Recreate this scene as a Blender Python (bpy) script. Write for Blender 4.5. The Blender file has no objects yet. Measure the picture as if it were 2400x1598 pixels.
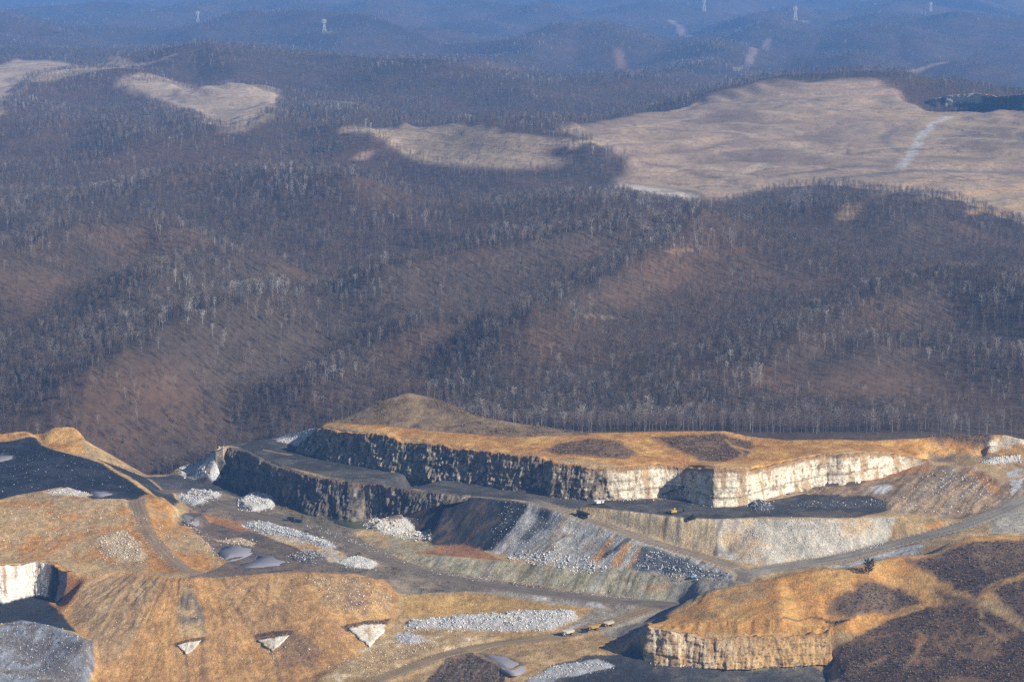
import bpy, math, random
import numpy as np
from mathutils import Vector
from mathutils.geometry import delaunay_2d_cdt

random.seed(7)
rng = np.random.default_rng(11)
scene = bpy.context.scene
R = math.radians

# ------------------------------------------------------------------ camera
CAM_H, FPX, PITCH = 584.0, 6260.0, R(9.95)
cd = bpy.data.cameras.new("camera")
cam = bpy.data.objects.new("camera", cd)
scene.collection.objects.link(cam)
cam.location = (0, 0, CAM_H)
cam.rotation_euler = (R(90) - PITCH, 0, 0)
cd.sensor_width = 36.0
cd.lens = 36.0 * FPX / 2400.0
cd.clip_start, cd.clip_end = 1.0, 80000.0
scene.camera = cam

# ------------------------------------------------------------------ sky, sun, exposure
SUN_EL, SUN_AZ = R(29), R(121)          # azimuth clockwise from +Y (straight ahead)
w = bpy.data.worlds.new("World")
scene.world = w
w.use_nodes = True
nt = w.node_tree
bg = nt.nodes["Background"]
sk = nt.nodes.new("ShaderNodeTexSky")
sk.sky_type = 'NISHITA'
sk.sun_disc = False
sk.sun_elevation, sk.sun_rotation = SUN_EL, SUN_AZ
sk.altitude = 600
nt.links.new(sk.outputs[0], bg.inputs[0])
bg.inputs[1].default_value = 0.05
sl = bpy.data.lights.new("sun", 'SUN')
sl.energy = 5.0
sl.angle = R(0.5)
sl.color = (1.0, 0.93, 0.82)
so = bpy.data.objects.new("sun", sl)
scene.collection.objects.link(so)
sdir = Vector((math.sin(SUN_AZ) * math.cos(SUN_EL), math.cos(SUN_AZ) * math.cos(SUN_EL), math.sin(SUN_EL)))
so.rotation_euler = sdir.to_track_quat('Z', 'Y').to_euler()
so.location = (500, 0, 900)
scene.view_settings.view_transform = 'Standard'
scene.view_settings.look = 'None'
scene.view_settings.exposure = 0.66
scene.view_settings.gamma = 1.0
scene.view_settings.use_curve_mapping = False
scene.cycles.max_bounces = 6
scene.cycles.diffuse_bounces = 2
scene.cycles.glossy_bounces = 2
scene.cycles.volume_bounces = 3
scene.cycles.transparent_max_bounces = 4
scene.cycles.use_denoising = False
HAZE_DENSITY, HAZE_COLOR = 4.8e-5, (0.18, 0.44, 1.0)

# ------------------------------------------------------------------ helpers
CP, SP = math.cos(PITCH), math.sin(PITCH)

def ray(u, v):
    a, b = (u - 1200.0) / FPX, (v - 799.0) / FPX
    return np.array((a, CP - b * SP, -SP - b * CP))

def at(u, v, z):
    """the point of the place seen at photo position u, v that lies at height z"""
    d = ray(u, v)
    t = (z - CAM_H) / d[2]
    return np.array((d[0] * t, d[1] * t, z))

def at_y(u, v, y):
    d = ray(u, v)
    t = y / d[1]
    return np.array((d[0] * t, y, CAM_H + d[2] * t))

def hash2(ix, iy, seed):
    n = (ix.astype(np.int64) * 374761393 + iy.astype(np.int64) * 668265263 + seed * 974634777) & 0x7fffffff
    n = ((n ^ (n >> 13)) * 1274126177) & 0x7fffffff
    n = (n ^ (n >> 16)) & 0x7fffffff
    return (n % 100003) / 100003.0

def vnoise(x, y, seed=0):
    ix, iy = np.floor(x), np.floor(y)
    fx, fy = x - ix, y - iy
    fx, fy = fx * fx * (3 - 2 * fx), fy * fy * (3 - 2 * fy)
    ix, iy = ix.astype(np.int64), iy.astype(np.int64)
    a, b = hash2(ix, iy, seed), hash2(ix + 1, iy, seed)
    c, d = hash2(ix, iy + 1, seed), hash2(ix + 1, iy + 1, seed)
    return (a * (1 - fx) + b * fx) * (1 - fy) + (c * (1 - fx) + d * fx) * fy

def fbm(x, y, scale, octs=4, seed=0, gain=0.5):
    """-1..1"""
    s, a, tot = 0.0, 1.0, 0.0
    x, y = np.asarray(x, float) / scale, np.asarray(y, float) / scale
    for o in range(octs):
        s = s + a * (vnoise(x + 17.3 * o, y - 9.1 * o, seed + o) * 2 - 1)
        tot += a
        a *= gain
        x, y = x * 2.03, y * 2.03
    return s / tot

def sstep(a, b, x):
    t = np.clip((x - a) / (b - a), 0, 1)
    return t * t * (3 - 2 * t)

def poly_sd(px, py, poly):
    """signed distance to a polygon, positive inside"""
    poly = np.asarray(poly, float)[:, :2]
    n = len(poly)
    d2 = np.full(px.shape, 1e18)
    ins = np.zeros(px.shape, bool)
    for i in range(n):
        a, b = poly[i], poly[(i + 1) % n]
        e = b - a
        wx, wy = px - a[0], py - a[1]
        t = np.clip((wx * e[0] + wy * e[1]) / max(e @ e, 1e-9), 0, 1)
        d2 = np.minimum(d2, (wx - e[0] * t) ** 2 + (wy - e[1] * t) ** 2)
        if a[1] != b[1]:
            c = ((a[1] > py) != (b[1] > py)) & (px < (b[0] - a[0]) * (py - a[1]) / (b[1] - a[1]) + a[0])
            ins ^= c
    d = np.sqrt(d2)
    return np.where(ins, d, -d)

def line_dist(px, py, pts):
    d2 = np.full(px.shape, 1e18)
    for a, b in zip(pts[:-1], pts[1:]):
        a, b = np.asarray(a)[:2], np.asarray(b)[:2]
        e = b - a
        wx, wy = px - a[0], py - a[1]
        t = np.clip((wx * e[0] + wy * e[1]) / max(e @ e, 1e-9), 0, 1)
        d2 = np.minimum(d2, (wx - e[0] * t) ** 2 + (wy - e[1] * t) ** 2)
    return np.sqrt(d2)

def tag(o, label=None, cat=None, group=None, kind=None):
    if label: o['label'] = label
    if cat: o['category'] = cat
    if group: o['group'] = group
    if kind: o['kind'] = kind
    return o

def link(o, parent=None):
    scene.collection.objects.link(o)
    if parent: o.parent = parent
    return o

def mesh_np(name, co, faces, mat, parent=None, smooth=False, col=None, attrs=None):
    """faces: (n,3) or (n,4) int array"""
    me = bpy.data.meshes.new(name)
    co = np.asarray(co, np.float32)
    faces = np.asarray(faces, np.int32)
    k = faces.shape[1]
    me.vertices.add(len(co))
    me.vertices.foreach_set("co", co.ravel())
    me.loops.add(faces.size)
    me.loops.foreach_set("vertex_index", faces.ravel())
    me.polygons.add(len(faces))
    me.polygons.foreach_set("loop_start", np.arange(0, faces.size, k, dtype=np.int32))
    if smooth:
        me.polygons.foreach_set("use_smooth", np.ones(len(faces), bool))
    me.update(calc_edges=True)
    if col is not None:
        a = me.color_attributes.new("tone", 'FLOAT_COLOR', 'POINT')
        c4 = np.ones((len(co), 4), np.float32)
        c4[:, :3] = col
        a.data.foreach_set("color", c4.ravel())
    for nm, arr in (attrs or {}).items():
        a = me.attributes.new(nm, 'FLOAT', 'POINT')
        a.data.foreach_set("value", np.asarray(arr, np.float32).ravel())
    if mat: me.materials.append(mat)
    o = bpy.data.objects.new(name, me)
    return link(o, parent)

def empty(name, loc, rz=0.0):
    o = bpy.data.objects.new(name, None)
    o.location = loc
    o.rotation_euler = (0, 0, rz)
    o.empty_display_size = 2
    return link(o)

class MB:
    """collects boxes, bars and wheels; build() links them as one mesh"""
    def __init__(s): s.v, s.f = [], []
    def add(s, vs, fs):
        b = len(s.v); s.v += [tuple(p) for p in vs]; s.f += [tuple(i + b for i in f) for f in fs]; return s
    def hexa(s, p8):
        return s.add(p8, [(0, 3, 2, 1), (4, 5, 6, 7), (0, 1, 5, 4), (1, 2, 6, 5), (2, 3, 7, 6), (3, 0, 4, 7)])
    def box(s, c, d, taper=1.0):
        x, y, z = (i / 2 for i in d); t = taper
        return s.hexa([(c[0] + a * x * k, c[1] + b * y * k, c[2] + h * z) for h, k in ((-1, 1), (1, t)) for a, b in ((-1, -1), (1, -1), (1, 1), (-1, 1))])
    def bar(s, a, b, w, w2=None):
        a, b = Vector(a), Vector(b); w2 = w if w2 is None else w2
        d = (b - a).normalized()
        u = d.cross(Vector((0, 0, 1)))
        if u.length < 1e-3: u = Vector((1, 0, 0))
        u.normalize(); n = d.cross(u)
        q = [(-1, -1), (1, -1), (1, 1), (-1, 1)]
        return s.hexa([a + (u * i + n * j) * w / 2 for i, j in q] + [b + (u * i + n * j) * w2 / 2 for i, j in q])
    def wheel(s, c, r, wd, seg=12):
        vs = []
        for k in (-1, 1):
            for rr, o in ((r * .93, 1), (r, .7)):
                vs += [(c[0] + rr * math.cos(i * 2 * math.pi / seg), c[1] + k * o * wd / 2, c[2] + rr * math.sin(i * 2 * math.pi / seg)) for i in range(seg)]
        fs = []
        A, B, D, C = 0, seg, 2 * seg, 3 * seg
        for i in range(seg):
            j = (i + 1) % seg
            fs += [(A + i, A + j, B + j, B + i), (B + i, B + j, C + j, C + i), (C + i, C + j, D + j, D + i)]
        fs += [tuple(range(A, A + seg))[::-1], tuple(range(D, D + seg))]
        return s.add(vs, fs)
    def prism(s, prof, y0, y1):
        n = len(prof)
        vs = [(x, y0, z) for x, z in prof] + [(x, y1, z) for x, z in prof]
        return s.add(vs, [tuple(range(n)), tuple(range(2 * n - 1, n - 1, -1))] + [(i, i + n, (i + 1) % n + n, (i + 1) % n) for i in range(n)])
    def mesh(s, name, mat):
        me = bpy.data.meshes.new(name); me.from_pydata(s.v, [], s.f); me.materials.append(mat)
        me.update(); return me
    def build(s, name, mat, parent=None):
        return link(bpy.data.objects.new(name, s.mesh(name, mat)), parent)

# ------------------------------------------------------------------ materials
def new_mat(name):
    m = bpy.data.materials.new(name); m.use_nodes = True
    t = m.node_tree
    return m, t, t.nodes["Principled BSDF"]

def nd(t, kind, **kw):
    n = t.nodes.new(kind)
    for k, v in kw.items(): setattr(n, k, v)
    return n

def set_spec(b, rough, spec=0.25):
    b.inputs["Roughness"].default_value = rough
    b.inputs["Specular IOR Level"].default_value = spec

def math_n(t, op, a, b=None):
    n = nd(t, "ShaderNodeMath", operation=op)
    for i, x in enumerate((a, b)):
        if x is None: continue
        if isinstance(x, (int, float)): n.inputs[i].default_value = x
        else: t.links.new(x, n.inputs[i])
    return n.outputs[0]

def mix_col(t, fac, a, b, mode='MIX'):
    n = nd(t, "ShaderNodeMix", data_type='RGBA', blend_type=mode)
    for i, x in ((0, fac), (6, a), (7, b)):
        if isinstance(x, (int, float)): n.inputs[i].default_value = x
        elif isinstance(x, tuple): n.inputs[i].default_value = (*x, 1)
        else: t.links.new(x, n.inputs[i])
    return n.outputs[2]

def noise_n(t, scale, detail=4, rough=0.6, vec=None):
    n = nd(t, "ShaderNodeTexNoise")
    n.inputs["Scale"].default_value = scale
    n.inputs["Detail"].default_value = detail
    n.inputs["Roughness"].default_value = rough
    if vec is not None: t.links.new(vec, n.inputs["Vector"])
    return n.outputs["Fac"]

def remap(t, x, a, b, c, d):
    n = nd(t, "ShaderNodeMapRange")
    t.links.new(x, n.inputs[0])
    for i, k in enumerate((a, b, c, d)): n.inputs[i + 1].default_value = k
    return n.outputs[0]

def earth_mat(name, s1=0.55, s2=0.06, amt=0.6, bump=1.0, bscale=0.7):
    """soil or rubble: the tone attribute broken up by real-scale grain"""
    m, t, b = new_mat(name)
    pos = nd(t, "ShaderNodeNewGeometry").outputs["Position"]
    tone = nd(t, "ShaderNodeAttribute", attribute_name="tone").outputs["Color"]
    n1 = noise_n(t, s1, 6, 0.75, pos)
    n2 = noise_n(t, s2, 4, 0.6, pos)
    f = math_n(t, 'MULTIPLY', remap(t, n1, 0.28, 0.72, 1 - amt, 1 + amt), remap(t, n2, 0.3, 0.7, 0.82, 1.18))
    c = mix_col(t, 1.0, tone, f, 'MULTIPLY')
    t.links.new(c, b.inputs["Base Color"])
    set_spec(b, 0.95, 0.1)
    bp = nd(t, "ShaderNodeBump")
    bp.inputs["Strength"].default_value = bump
    bp.inputs["Distance"].default_value = 1.2
    t.links.new(noise_n(t, bscale, 5, 0.7, pos), bp.inputs["Height"])
    t.links.new(bp.outputs[0], b.inputs["Normal"])
    return m

def plain_mat(name, col, rough=0.8, spec=0.2, grain=0.0, gs=0.5, metal=0.0):
    m, t, b = new_mat(name)
    b.inputs["Metallic"].default_value = metal
    set_spec(b, rough, spec)
    pos = nd(t, "ShaderNodeTexCoord").outputs["Object"]
    f = remap(t, noise_n(t, gs, 5, 0.7, pos), 0.3, 0.7, 1 - grain, 1 + grain)
    t.links.new(mix_col(t, 1.0, col, f, 'MULTIPLY'), b.inputs["Base Color"])
    return m

M = {}
M['earth'] = earth_mat("soil")
def hill_mat():
    m = earth_mat("hill_ground", 0.10, 0.014, 0.35, 0.8, 0.15)
    t = m.node_tree; b = t.nodes["Principled BSDF"]
    src = b.inputs["Base Color"].links[0].from_socket
    pos = nd(t, "ShaderNodeNewGeometry").outputs["Position"]
    sep = nd(t, "ShaderNodeSeparateXYZ"); t.links.new(pos, sep.inputs[0])
    gr = nd(t, "ShaderNodeAttribute", attribute_name="grass").outputs["Fac"]
    warp = math_n(t, 'MULTIPLY', noise_n(t, 0.006, 3, 0.6, pos), 2.6)
    lv = math_n(t, 'FRACT', math_n(t, 'ADD', math_n(t, 'MULTIPLY', sep.outputs[2], 0.085), warp))
    bench = remap(t, lv, 0.0, 0.13, 1.0, 0.0)
    lip = math_n(t, 'MULTIPLY', remap(t, lv, 0.10, 0.2, 0.0, 1.0), remap(t, lv, 0.2, 0.34, 1.0, 0.0))
    broken = remap(t, noise_n(t, 0.004, 3, 0.6, pos), 0.42, 0.58, 0.1, 1.0)
    scrub = remap(t, noise_n(t, 0.055, 5, 0.8, pos), 0.52, 0.62, 0.0, 0.55)
    k1 = math_n(t, 'MULTIPLY', math_n(t, 'MULTIPLY', bench, broken), gr)
    c = mix_col(t, math_n(t, 'MULTIPLY', k1, 0.8), src, (0.12, 0.095, 0.08))
    c = mix_col(t, math_n(t, 'MULTIPLY', math_n(t, 'MULTIPLY', lip, broken), math_n(t, 'MULTIPLY', gr, 0.6)), c, (0.38, 0.30, 0.21))
    c = mix_col(t, math_n(t, 'MULTIPLY', scrub, gr), c, (0.14, 0.11, 0.085))
    t.links.new(c, b.inputs["Base Color"])
    return m
M['hill'] = hill_mat()
M['road'] = earth_mat("haul_road_gravel", 0.5, 0.05, 0.22, 0.4, 0.8)
M['rock'] = earth_mat("blasted_rock", 0.8, 0.1, 0.6, 1.0, 1.1)
M['water'] = plain_mat("pond_water", (0.20, 0.195, 0.22), 0.6, 0.3, 0.08, 0.05)
M['water_green'] = plain_mat("green_pond_water", (0.055, 0.062, 0.03), 0.25, 0.4, 0.1, 0.05)
M['trunk'] = plain_mat("bark", (0.13, 0.115, 0.105), 0.95, 0.05, 0.3, 2.0)
M['trunk_pale'] = plain_mat("pale_bark", (0.24, 0.22, 0.205), 0.95, 0.05, 0.25, 2.0)
M['twig'] = plain_mat("twigs", (0.15, 0.115, 0.10), 0.95, 0.05, 0.25, 1.0)
M['twig_pale'] = plain_mat("pale_twigs", (0.21, 0.185, 0.175), 0.95, 0.05, 0.2, 1.0)
M['needles'] = plain_mat("needles", (0.022, 0.04, 0.018), 0.9, 0.1, 0.35, 1.5)
M['yellow'] = plain_mat("yellow_paint", (0.44, 0.28, 0.07), 0.5, 0.4, 0.15, 1.5)
M['cream'] = plain_mat("cream_paint", (0.52, 0.46, 0.34), 0.5, 0.4, 0.12, 1.5)
M['white'] = plain_mat("white_paint", (0.62, 0.62, 0.60), 0.5, 0.4, 0.1, 1.5)
M['black'] = plain_mat("dark_steel", (0.018, 0.018, 0.02), 0.6, 0.3, 0.3, 1.5)
M['tyre'] = plain_mat("rubber", (0.015, 0.015, 0.015), 0.85, 0.2, 0.2, 2.0)
M['glass'] = plain_mat("cab_glass", (0.03, 0.04, 0.05), 0.1, 0.5)
M['steel'] = plain_mat("galvanised_steel", (0.6, 0.6, 0.6), 0.5, 0.4, 0.1, 1.0)
M['blue'] = plain_mat("blue_paint", (0.25, 0.42, 0.62), 0.5, 0.3, 0.1, 1.0)
def stone(name, c):
    return plain_mat(name, c, 0.95, 0.1, 0.3, 1.2)
M['st_white'] = stone("white_sandstone", (0.58, 0.545, 0.48))
M['st_grey'] = stone("grey_shale_rock", (0.47, 0.48, 0.50))
M['st_tan'] = stone("tan_sandstone", (0.50, 0.38, 0.24))
M['st_dark'] = stone("dark_shale", (0.10, 0.105, 0.115))

def inst_mat(name, base_attr="tint"):
    m, t, b = new_mat(name)
    a = nd(t, "ShaderNodeAttribute", attribute_name=base_attr, attribute_type='INSTANCER').outputs["Color"]
    t.links.new(a, b.inputs["Base Color"])
    set_spec(b, 0.95, 0.05)
    return m
M['inst'] = inst_mat("forest_wood")

# ================================================================== LARGE STRUCTURE
# ------------------------------------------------------------------ mine ground: break lines, then a triangulated surface
def interp_cols(rows, u):
    a = np.array(rows, float)
    return [np.interp(u, a[:, 0], a[:, i]) for i in range(1, a.shape[1])]

# upper highwall: u, v of foot, z of foot, v of brink
UW = [(705,1050,0,1046),(728,1056,0,1024),(751,1064,0,1004),(782,1073,0,1006),(830,1084,0,1012),(871,1091,0,1015),(905,1098,0,1018),
 (935,1104,0,1033),(960,1107,0,1035),(1000,1113,0,1036),(1050,1119,0,1042),(1102,1127,0,1052),(1160,1136,0,1060),(1217,1144,0,1066),(1265,1150,0,1070),
 (1290,1153,0,1079),(1300,1161,0,1082),(1339,1163,0,1086),(1383,1168,0,1092),(1446,1168,0,1093),(1497,1165,0,1092),(1548,1161,0,1086),
 (1577,1161,0,1091),(1612,1163,0,1093),(1632,1170,0,1094),(1650,1178,0,1095),(1676,1184,0,1096),(1717,1183,0,1099),(1755,1176,1,1098),(1793,1164,2,1093),
 (1844,1151,4,1081),(1895,1140,5.5,1071),(1934,1133,7,1066),(1972,1131,8.2,1064),(2000,1127,9,1063),(2053,1113,11,1062),(2104,1098,13,1064),
 (2142,1089,14,1070),(2185,1081,16,1075)]
LW = [(512,1112,1056),(518,1119,1051),(527,1127,1044),(555,1137,1049),(583,1145,1058),(613,1153,1074),(644,1162,1088),(675,1176,1099),
 (705,1187,1109),(740,1199,1116),(782,1209,1122),(833,1218,1128),(858,1216,1131),(884,1209,1136),(920,1205,1141),(960,1196,1147),(1000,1186,1152),
 (1050,1176,1158),(1100,1170,1163)]
KW = [(1528,1503,1459),(1524,1541,1467),(1563,1546,1477),(1604,1546,1479),(1655,1551,1488),(1700,1552,1490),(1757,1553,1490),(1820,1550,1488),(1884,1546,1484),(1925,1543,1481),(1950,1541,1478)]
PW = [(-150,1416,1325),(-60,1415,1326),(0,1413,1326),(25,1407,1325),(56,1399,1323),(84,1395,1316),(108,1397,1316),(130,1403,1322),(150,1412,1338)]

def above(B, u, v, set_back):
    return at_y(u, v, B[1] + set_back)
UB = [at(u, v, z) for u, v, z, vt in UW]
UT = [above(at(u, v, z), u, vt, 3.0) for u, v, z, vt in UW]
LT = [at(u, vt, 0.0) for u, v, vt in LW]
LB = []
for (u, v, vt), T in zip(LW, LT):
    p = at_y(u, v, T[1] - 5)
    LB.append(p if p[2] > -33 else at(u, v, -33.0))
KB = [at(u, v, -70) for u, v, vt in KW]
KT = [above(at(u, v, -70), u, vt, 3.5) for u, v, vt in KW]
PB = [at(u, v, -62) for u, v, vt in PW]
PT = [above(at(u, v, -62), u, vt, 3.0) for u, v, vt in PW]

lines = []
def L(*pts): lines.append([at(*p) for p in pts])
for q in (UB, LB, KB, PB): lines.append([p.copy() for p in q])
for q in (UT, LT, KT, PT):                       # the soil stands back from each rock face and is flat behind its brink
    lines.append([p + np.array((0, 3.5, 0)) for p in q])
    lines.append([p + np.array((0, 8.5, 0.2)) for p in q])
# left: knoll, coal bench, mound
SIL_L = [(-250,1014,6),(0,1014,6),(60,1007,8),(128,1000,11),(170,998,12),(187,1008,10),(195,1028,4)]
L(*SIL_L)
L((-250,1034,-2),(0,1034,-2),(85,1026,-2),(98,1042,-2),(130,1054,-2.5),(180,1068,-3))
L((199,1070,-3),(242,1085,-4),(281,1112,-6),(306,1123,-6),(332,1143,-7),(357,1160,-8),(383,1168,-9))
L((228,1076,-9),(270,1091,-13),(352,1123,-20),(378,1144,-25),(421,1174,-31),(439,1190,-33))
L((-250,1172,-5),(0,1172,-5),(51,1159,-4),(102,1148,-4),(143,1143,-4),(179,1150,-4),(217,1170,-5),(268,1169,-6),(306,1172,-7),(332,1169,-8))
L((0,1230,-15),(100,1230,-15),(200,1250,-20),(270,1275,-25))
L((-250,1322,-33),(-60,1322,-33),(0,1321,-33),(56,1318,-33),(89,1312,-33),(153,1308,-33),(230,1325,-35),(300,1339,-36),(380,1348,-37),(450,1357,-37),(526,1353,-37),(628,1345,-36),(705,1340,-36),(770,1342,-37),(832,1346,-38),(896,1360,-41),(934,1394,-49))
L((318,1174,-8),(330,1210,-13),(350,1255,-21),(385,1300,-29),(430,1342,-36))
L((383,1169,-9),(413,1205,-19),(434,1228,-24),(485,1271,-31),(531,1317,-35))
rim = [at(*p) for p in ((413,1205,-19),(434,1228,-24),(485,1271,-31))]
lines.append([np.array((p[0] + 14, p[1] + 18, -35)) for p in rim])
L((450,1208,-35),(500,1240,-35),(560,1280,-35),(620,1300,-35),(700,1300,-35),(760,1310,-36))
# lower floor and haul road
L((340,1113,-31),(400,1112,-31),(440,1120,-31),(480,1135,-32))
L((405,1099,-26),(440,1086,-22),(480,1075,-17))
L((440,1160,-32),(497,1177,-33),(600,1207,-33),(720,1228,-34),(800,1258,-35),(900,1303,-39),(1000,1343,-46),(1100,1362,-48),(1200,1378,-50),(1300,1392,-52),(1400,1403,-54),(1500,1412,-56),(1580,1420,-57))
# dump, ramp road and gravel face
L((1122,1167,0),(1184,1168,0),(1230,1175,0),(1281,1184,-1),(1320,1207,-6),(1430,1243,-12.5),(1520,1276,-19),(1600,1303,-25),(1680,1325,-29),(1722,1350,-32))
L((1293,1184,0),(1331,1187,0),(1370,1190,0),(1434,1195,0),(1510,1204,0),(1600,1215,0),(1679,1218,0),(1781,1214,0),(1883,1217,0),(2000,1215,0),(2104,1210,-1),(2170,1214,-4),(2244,1216,-7))
L((1380,1207,-6),(1434,1226,-12),(1510,1253,-18),(1600,1283,-24),(1681,1303,-28),(1744,1320,-30),(1800,1325,-31),(1900,1310,-29),(2000,1295,-25),(2073,1276,-21))
L((945,1212,-33),(985,1245,-34),(1000,1276,-36),(1071,1277,-37),(1143,1290,-38),(1191,1300,-38),(1230,1312,-38),(1281,1320,-38),(1357,1323,-38),(1434,1333,-38),(1536,1343,-38),(1630,1351,-37),(1719,1359,-34))
L((960,1297,-37),(1027,1303,-38),(1104,1308,-39),(1170,1315,-39))
L((900,1291,-38),(951,1316,-42),(1027,1337,-46),(1129,1354,-48.5),(1231,1366,-50.5),(1333,1382,-53),(1486,1403,-56),(1578,1413,-57))
# right road and spoil
L((1757,1348,-32),(1850,1326,-31),(1950,1315,-28),(2073,1284,-22),(2160,1260,-15),(2250,1238,-8),(2330,1207,0),(2400,1170,6),(2600,1120,14))
L((1850,1175,1),(1950,1170,2),(2079,1200,0),(2155,1206,-2),(2244,1212,-5),(2334,1193,1),(2400,1158,7),(2600,1105,15))
L((1960,1142,7),(2060,1145,7),(2150,1150,9),(2250,1160,7),(2330,1165,5))
L((2190,1089,16),(2240,1091,16),(2283,1100,15),(2346,1130,12),(2400,1120,12))
L((2200,1077,17),(2300,1086,18),(2400,1088,18),(2600,1088,18))
L((2230,1062,20),(2310,1063,20),(2400,1066,20),(2600,1066,20))
# land above the upper highwall
SIL_M = [(510,1052,0),(525,1044,0),(560,1038,1),(600,1031,2),(640,1027,3),(680,1018,6),(705,1012,11),(735,1004,18),(765,988,29),(800,981,33),(840,965,40),(890,940,50),(955,920,58),(1010,932,54),(1060,948,49),(1110,972,43),(1200,990,40),(1300,1003,37),(1380,1014,35)]
SIL_R = [(1500,1012,36),(1640,1009,37),(1700,1010,37),(1760,1023,34),(1850,1031,33),(1950,1029,33),(2040,1032,32),(2150,1027,33),(2180,1021,35),(2300,1019,36),(2360,1019,37),(2400,1030,35),(2600,1030,35)]
L(*(SIL_M + SIL_R))
L((690,1040,2),(705,1036,5),(725,1018,14))
L((765,993,28),(830,992,31),(900,1000,32),(950,1003,32.5),(1000,1008,33),(1100,1018,34),(1200,1026,34),(1300,1020,35))
L((1450,1030,36),(1490,1045,34.5),(1530,1062,32.5))
L((1545,1045,32),(1620,1062,31),(1680,1078,30))
L((2180,1045,30),(2260,1045,29),(2310,1045,27))
L((2310,1061,21),(2340,1060,21)); L((2316,1040,30),(2350,1024,35),(2400,1034,34))
sil = [at(*p) for p in SIL_L]
lines.append([p + np.array((0, 20, -9)) for p in sil]); lines.append([p + np.array((5, 60, -45)) for p in sil])
sil = [at(*p) for p in [(340,1113,-31),(400,1112,-31)]]
lines.append([p + np.array((0, 10, -2)) for p in sil]); lines.append([p + np.array((0, 60, -45)) for p in sil])
sil = [at(*p) for p in SIL_M]
lines.append([p + np.array((0, 14, -3)) for p in sil]); lines.append([p + np.array((0, 45, -26)) for p in sil]); lines.append([p + np.array((0, 120, -80)) for p in sil])
sil = [at(*p) for p in SIL_R]
lines.append([p + np.array((0, 10, -2.5)) for p in sil]); lines.append([p + np.array((0, 45, -18)) for p in sil]); lines.append([p + np.array((0, 130, -90)) for p in sil])
# fan, pit, grey dump, flats
L((934,1437,-58),(915,1462,-63),(890,1500,-69),(832,1541,-74),(756,1584,-80),(700,1640,-88))
L((250,1450,-60),(450,1450,-58.5),(600,1450,-58),(750,1450,-55.5),(850,1420,-51))
L((215,1598,-93),(250,1598,-92),(450,1598,-91),(600,1598,-89),(690,1598,-86))
L((200,1348,-38),(178,1385,-48),(155,1420,-58),(143,1440,-62),(182,1480,-66),(220,1505,-70),(228,1560,-83),(208,1598,-91))
L((-250,1440,-63),(0,1440,-63),(100,1436,-63),(125,1440,-63))
L((-250,1466,-61),(0,1466,-61),(51,1453,-60),(127,1470,-60),(178,1488,-62),(203,1508,-65))
L((-250,1560,-83),(90,1560,-83))
L((-250,1575,-86),(0,1572,-86),(100,1585,-88))
L((950,1400,-50.5),(1100,1390,-51),(1300,1412,-55),(1400,1425,-57),(1500,1440,-59))
L((1000,1440,-61),(1200,1440,-60),(1350,1440,-60),(1450,1470,-64))
L((945,1480,-66),(1100,1480,-65),(1250,1485,-65.5),(1360,1465,-63))
L((1000,1560,-76),(1100,1535,-72),(1300,1530,-70),(1440,1525,-70))
L((880,1598,-81),(1000,1598,-80),(1200,1598,-78),(1400,1598,-78.5),(1600,1598,-77),(1850,1600,-80),(1930,1600,-81))
L((1400,1560,-75),(1600,1572,-74),(1800,1575,-75),(1900,1575,-77))
# knoll and near brown hill
SIL_K = [(1562,1449,-46),(1588,1428,-43),(1642,1398,-34),(1680,1380,-28),(1757,1372,-24),(1833,1352,-17),(1910,1337,-11),(2000,1331,-11),(2030,1330,-10),(2056,1315,-8),(2116,1304,-6),(2166,1302,-5),(2205,1298,-3),(2230,1276,3),(2281,1258,8),(2331,1255,9),(2400,1256,9),(2600,1262,9)]
L(*SIL_K)
sil = [at(*p) for p in SIL_K]
lines.append([p + np.array((-3, 9, -1.5)) for p in sil]); lines.append([p + np.array((-8, 40, -15)) for p in sil])
L((1640,1455,-43),(1740,1452,-40),(1833,1450,-37),(1986,1451,-39),(2010,1440,-37))
L((1957,1541,-66),(1975,1508,-57),(2020,1487,-51),(2080,1455,-43),(2170,1425,-33),(2300,1400,-20),(2400,1385,-12),(2600,1380,-10))
L((2100,1402,-31),(2200,1385,-24),(2300,1335,-8),(2400,1320,-4))
L((1952,1566,-76),(1945,1600,-82))
L((1985,1575,-70),(2000,1598,-75),(2100,1598,-69),(2250,1598,-62),(2400,1598,-54),(2600,1598,-52))
L((2100,1530,-57),(2200,1500,-47),(2400,1480,-35),(2600,1480,-33))
# land nearer than the picture
for u, z in ((-250,-86),(0,-92),(205,-95),(450,-97),(700,-94),(900,-88),(1200,-84),(1500,-82),(1850,-84),(1950,-86),(2010,-80),(2250,-62),(2600,-52)):
    lines.append([at(u, 1660, z), at(u, 1800, z - 6)])

X0, X1, Y0, Y1, DG = -610.0, 610.0, 1930.0, 2860.0, 1.25
nx, ny = int((X1 - X0) / DG) + 1, int((Y1 - Y0) / DG) + 1
gx, gy = X0 + DG * np.arange(nx), Y0 + DG * np.arange(ny)

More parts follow.
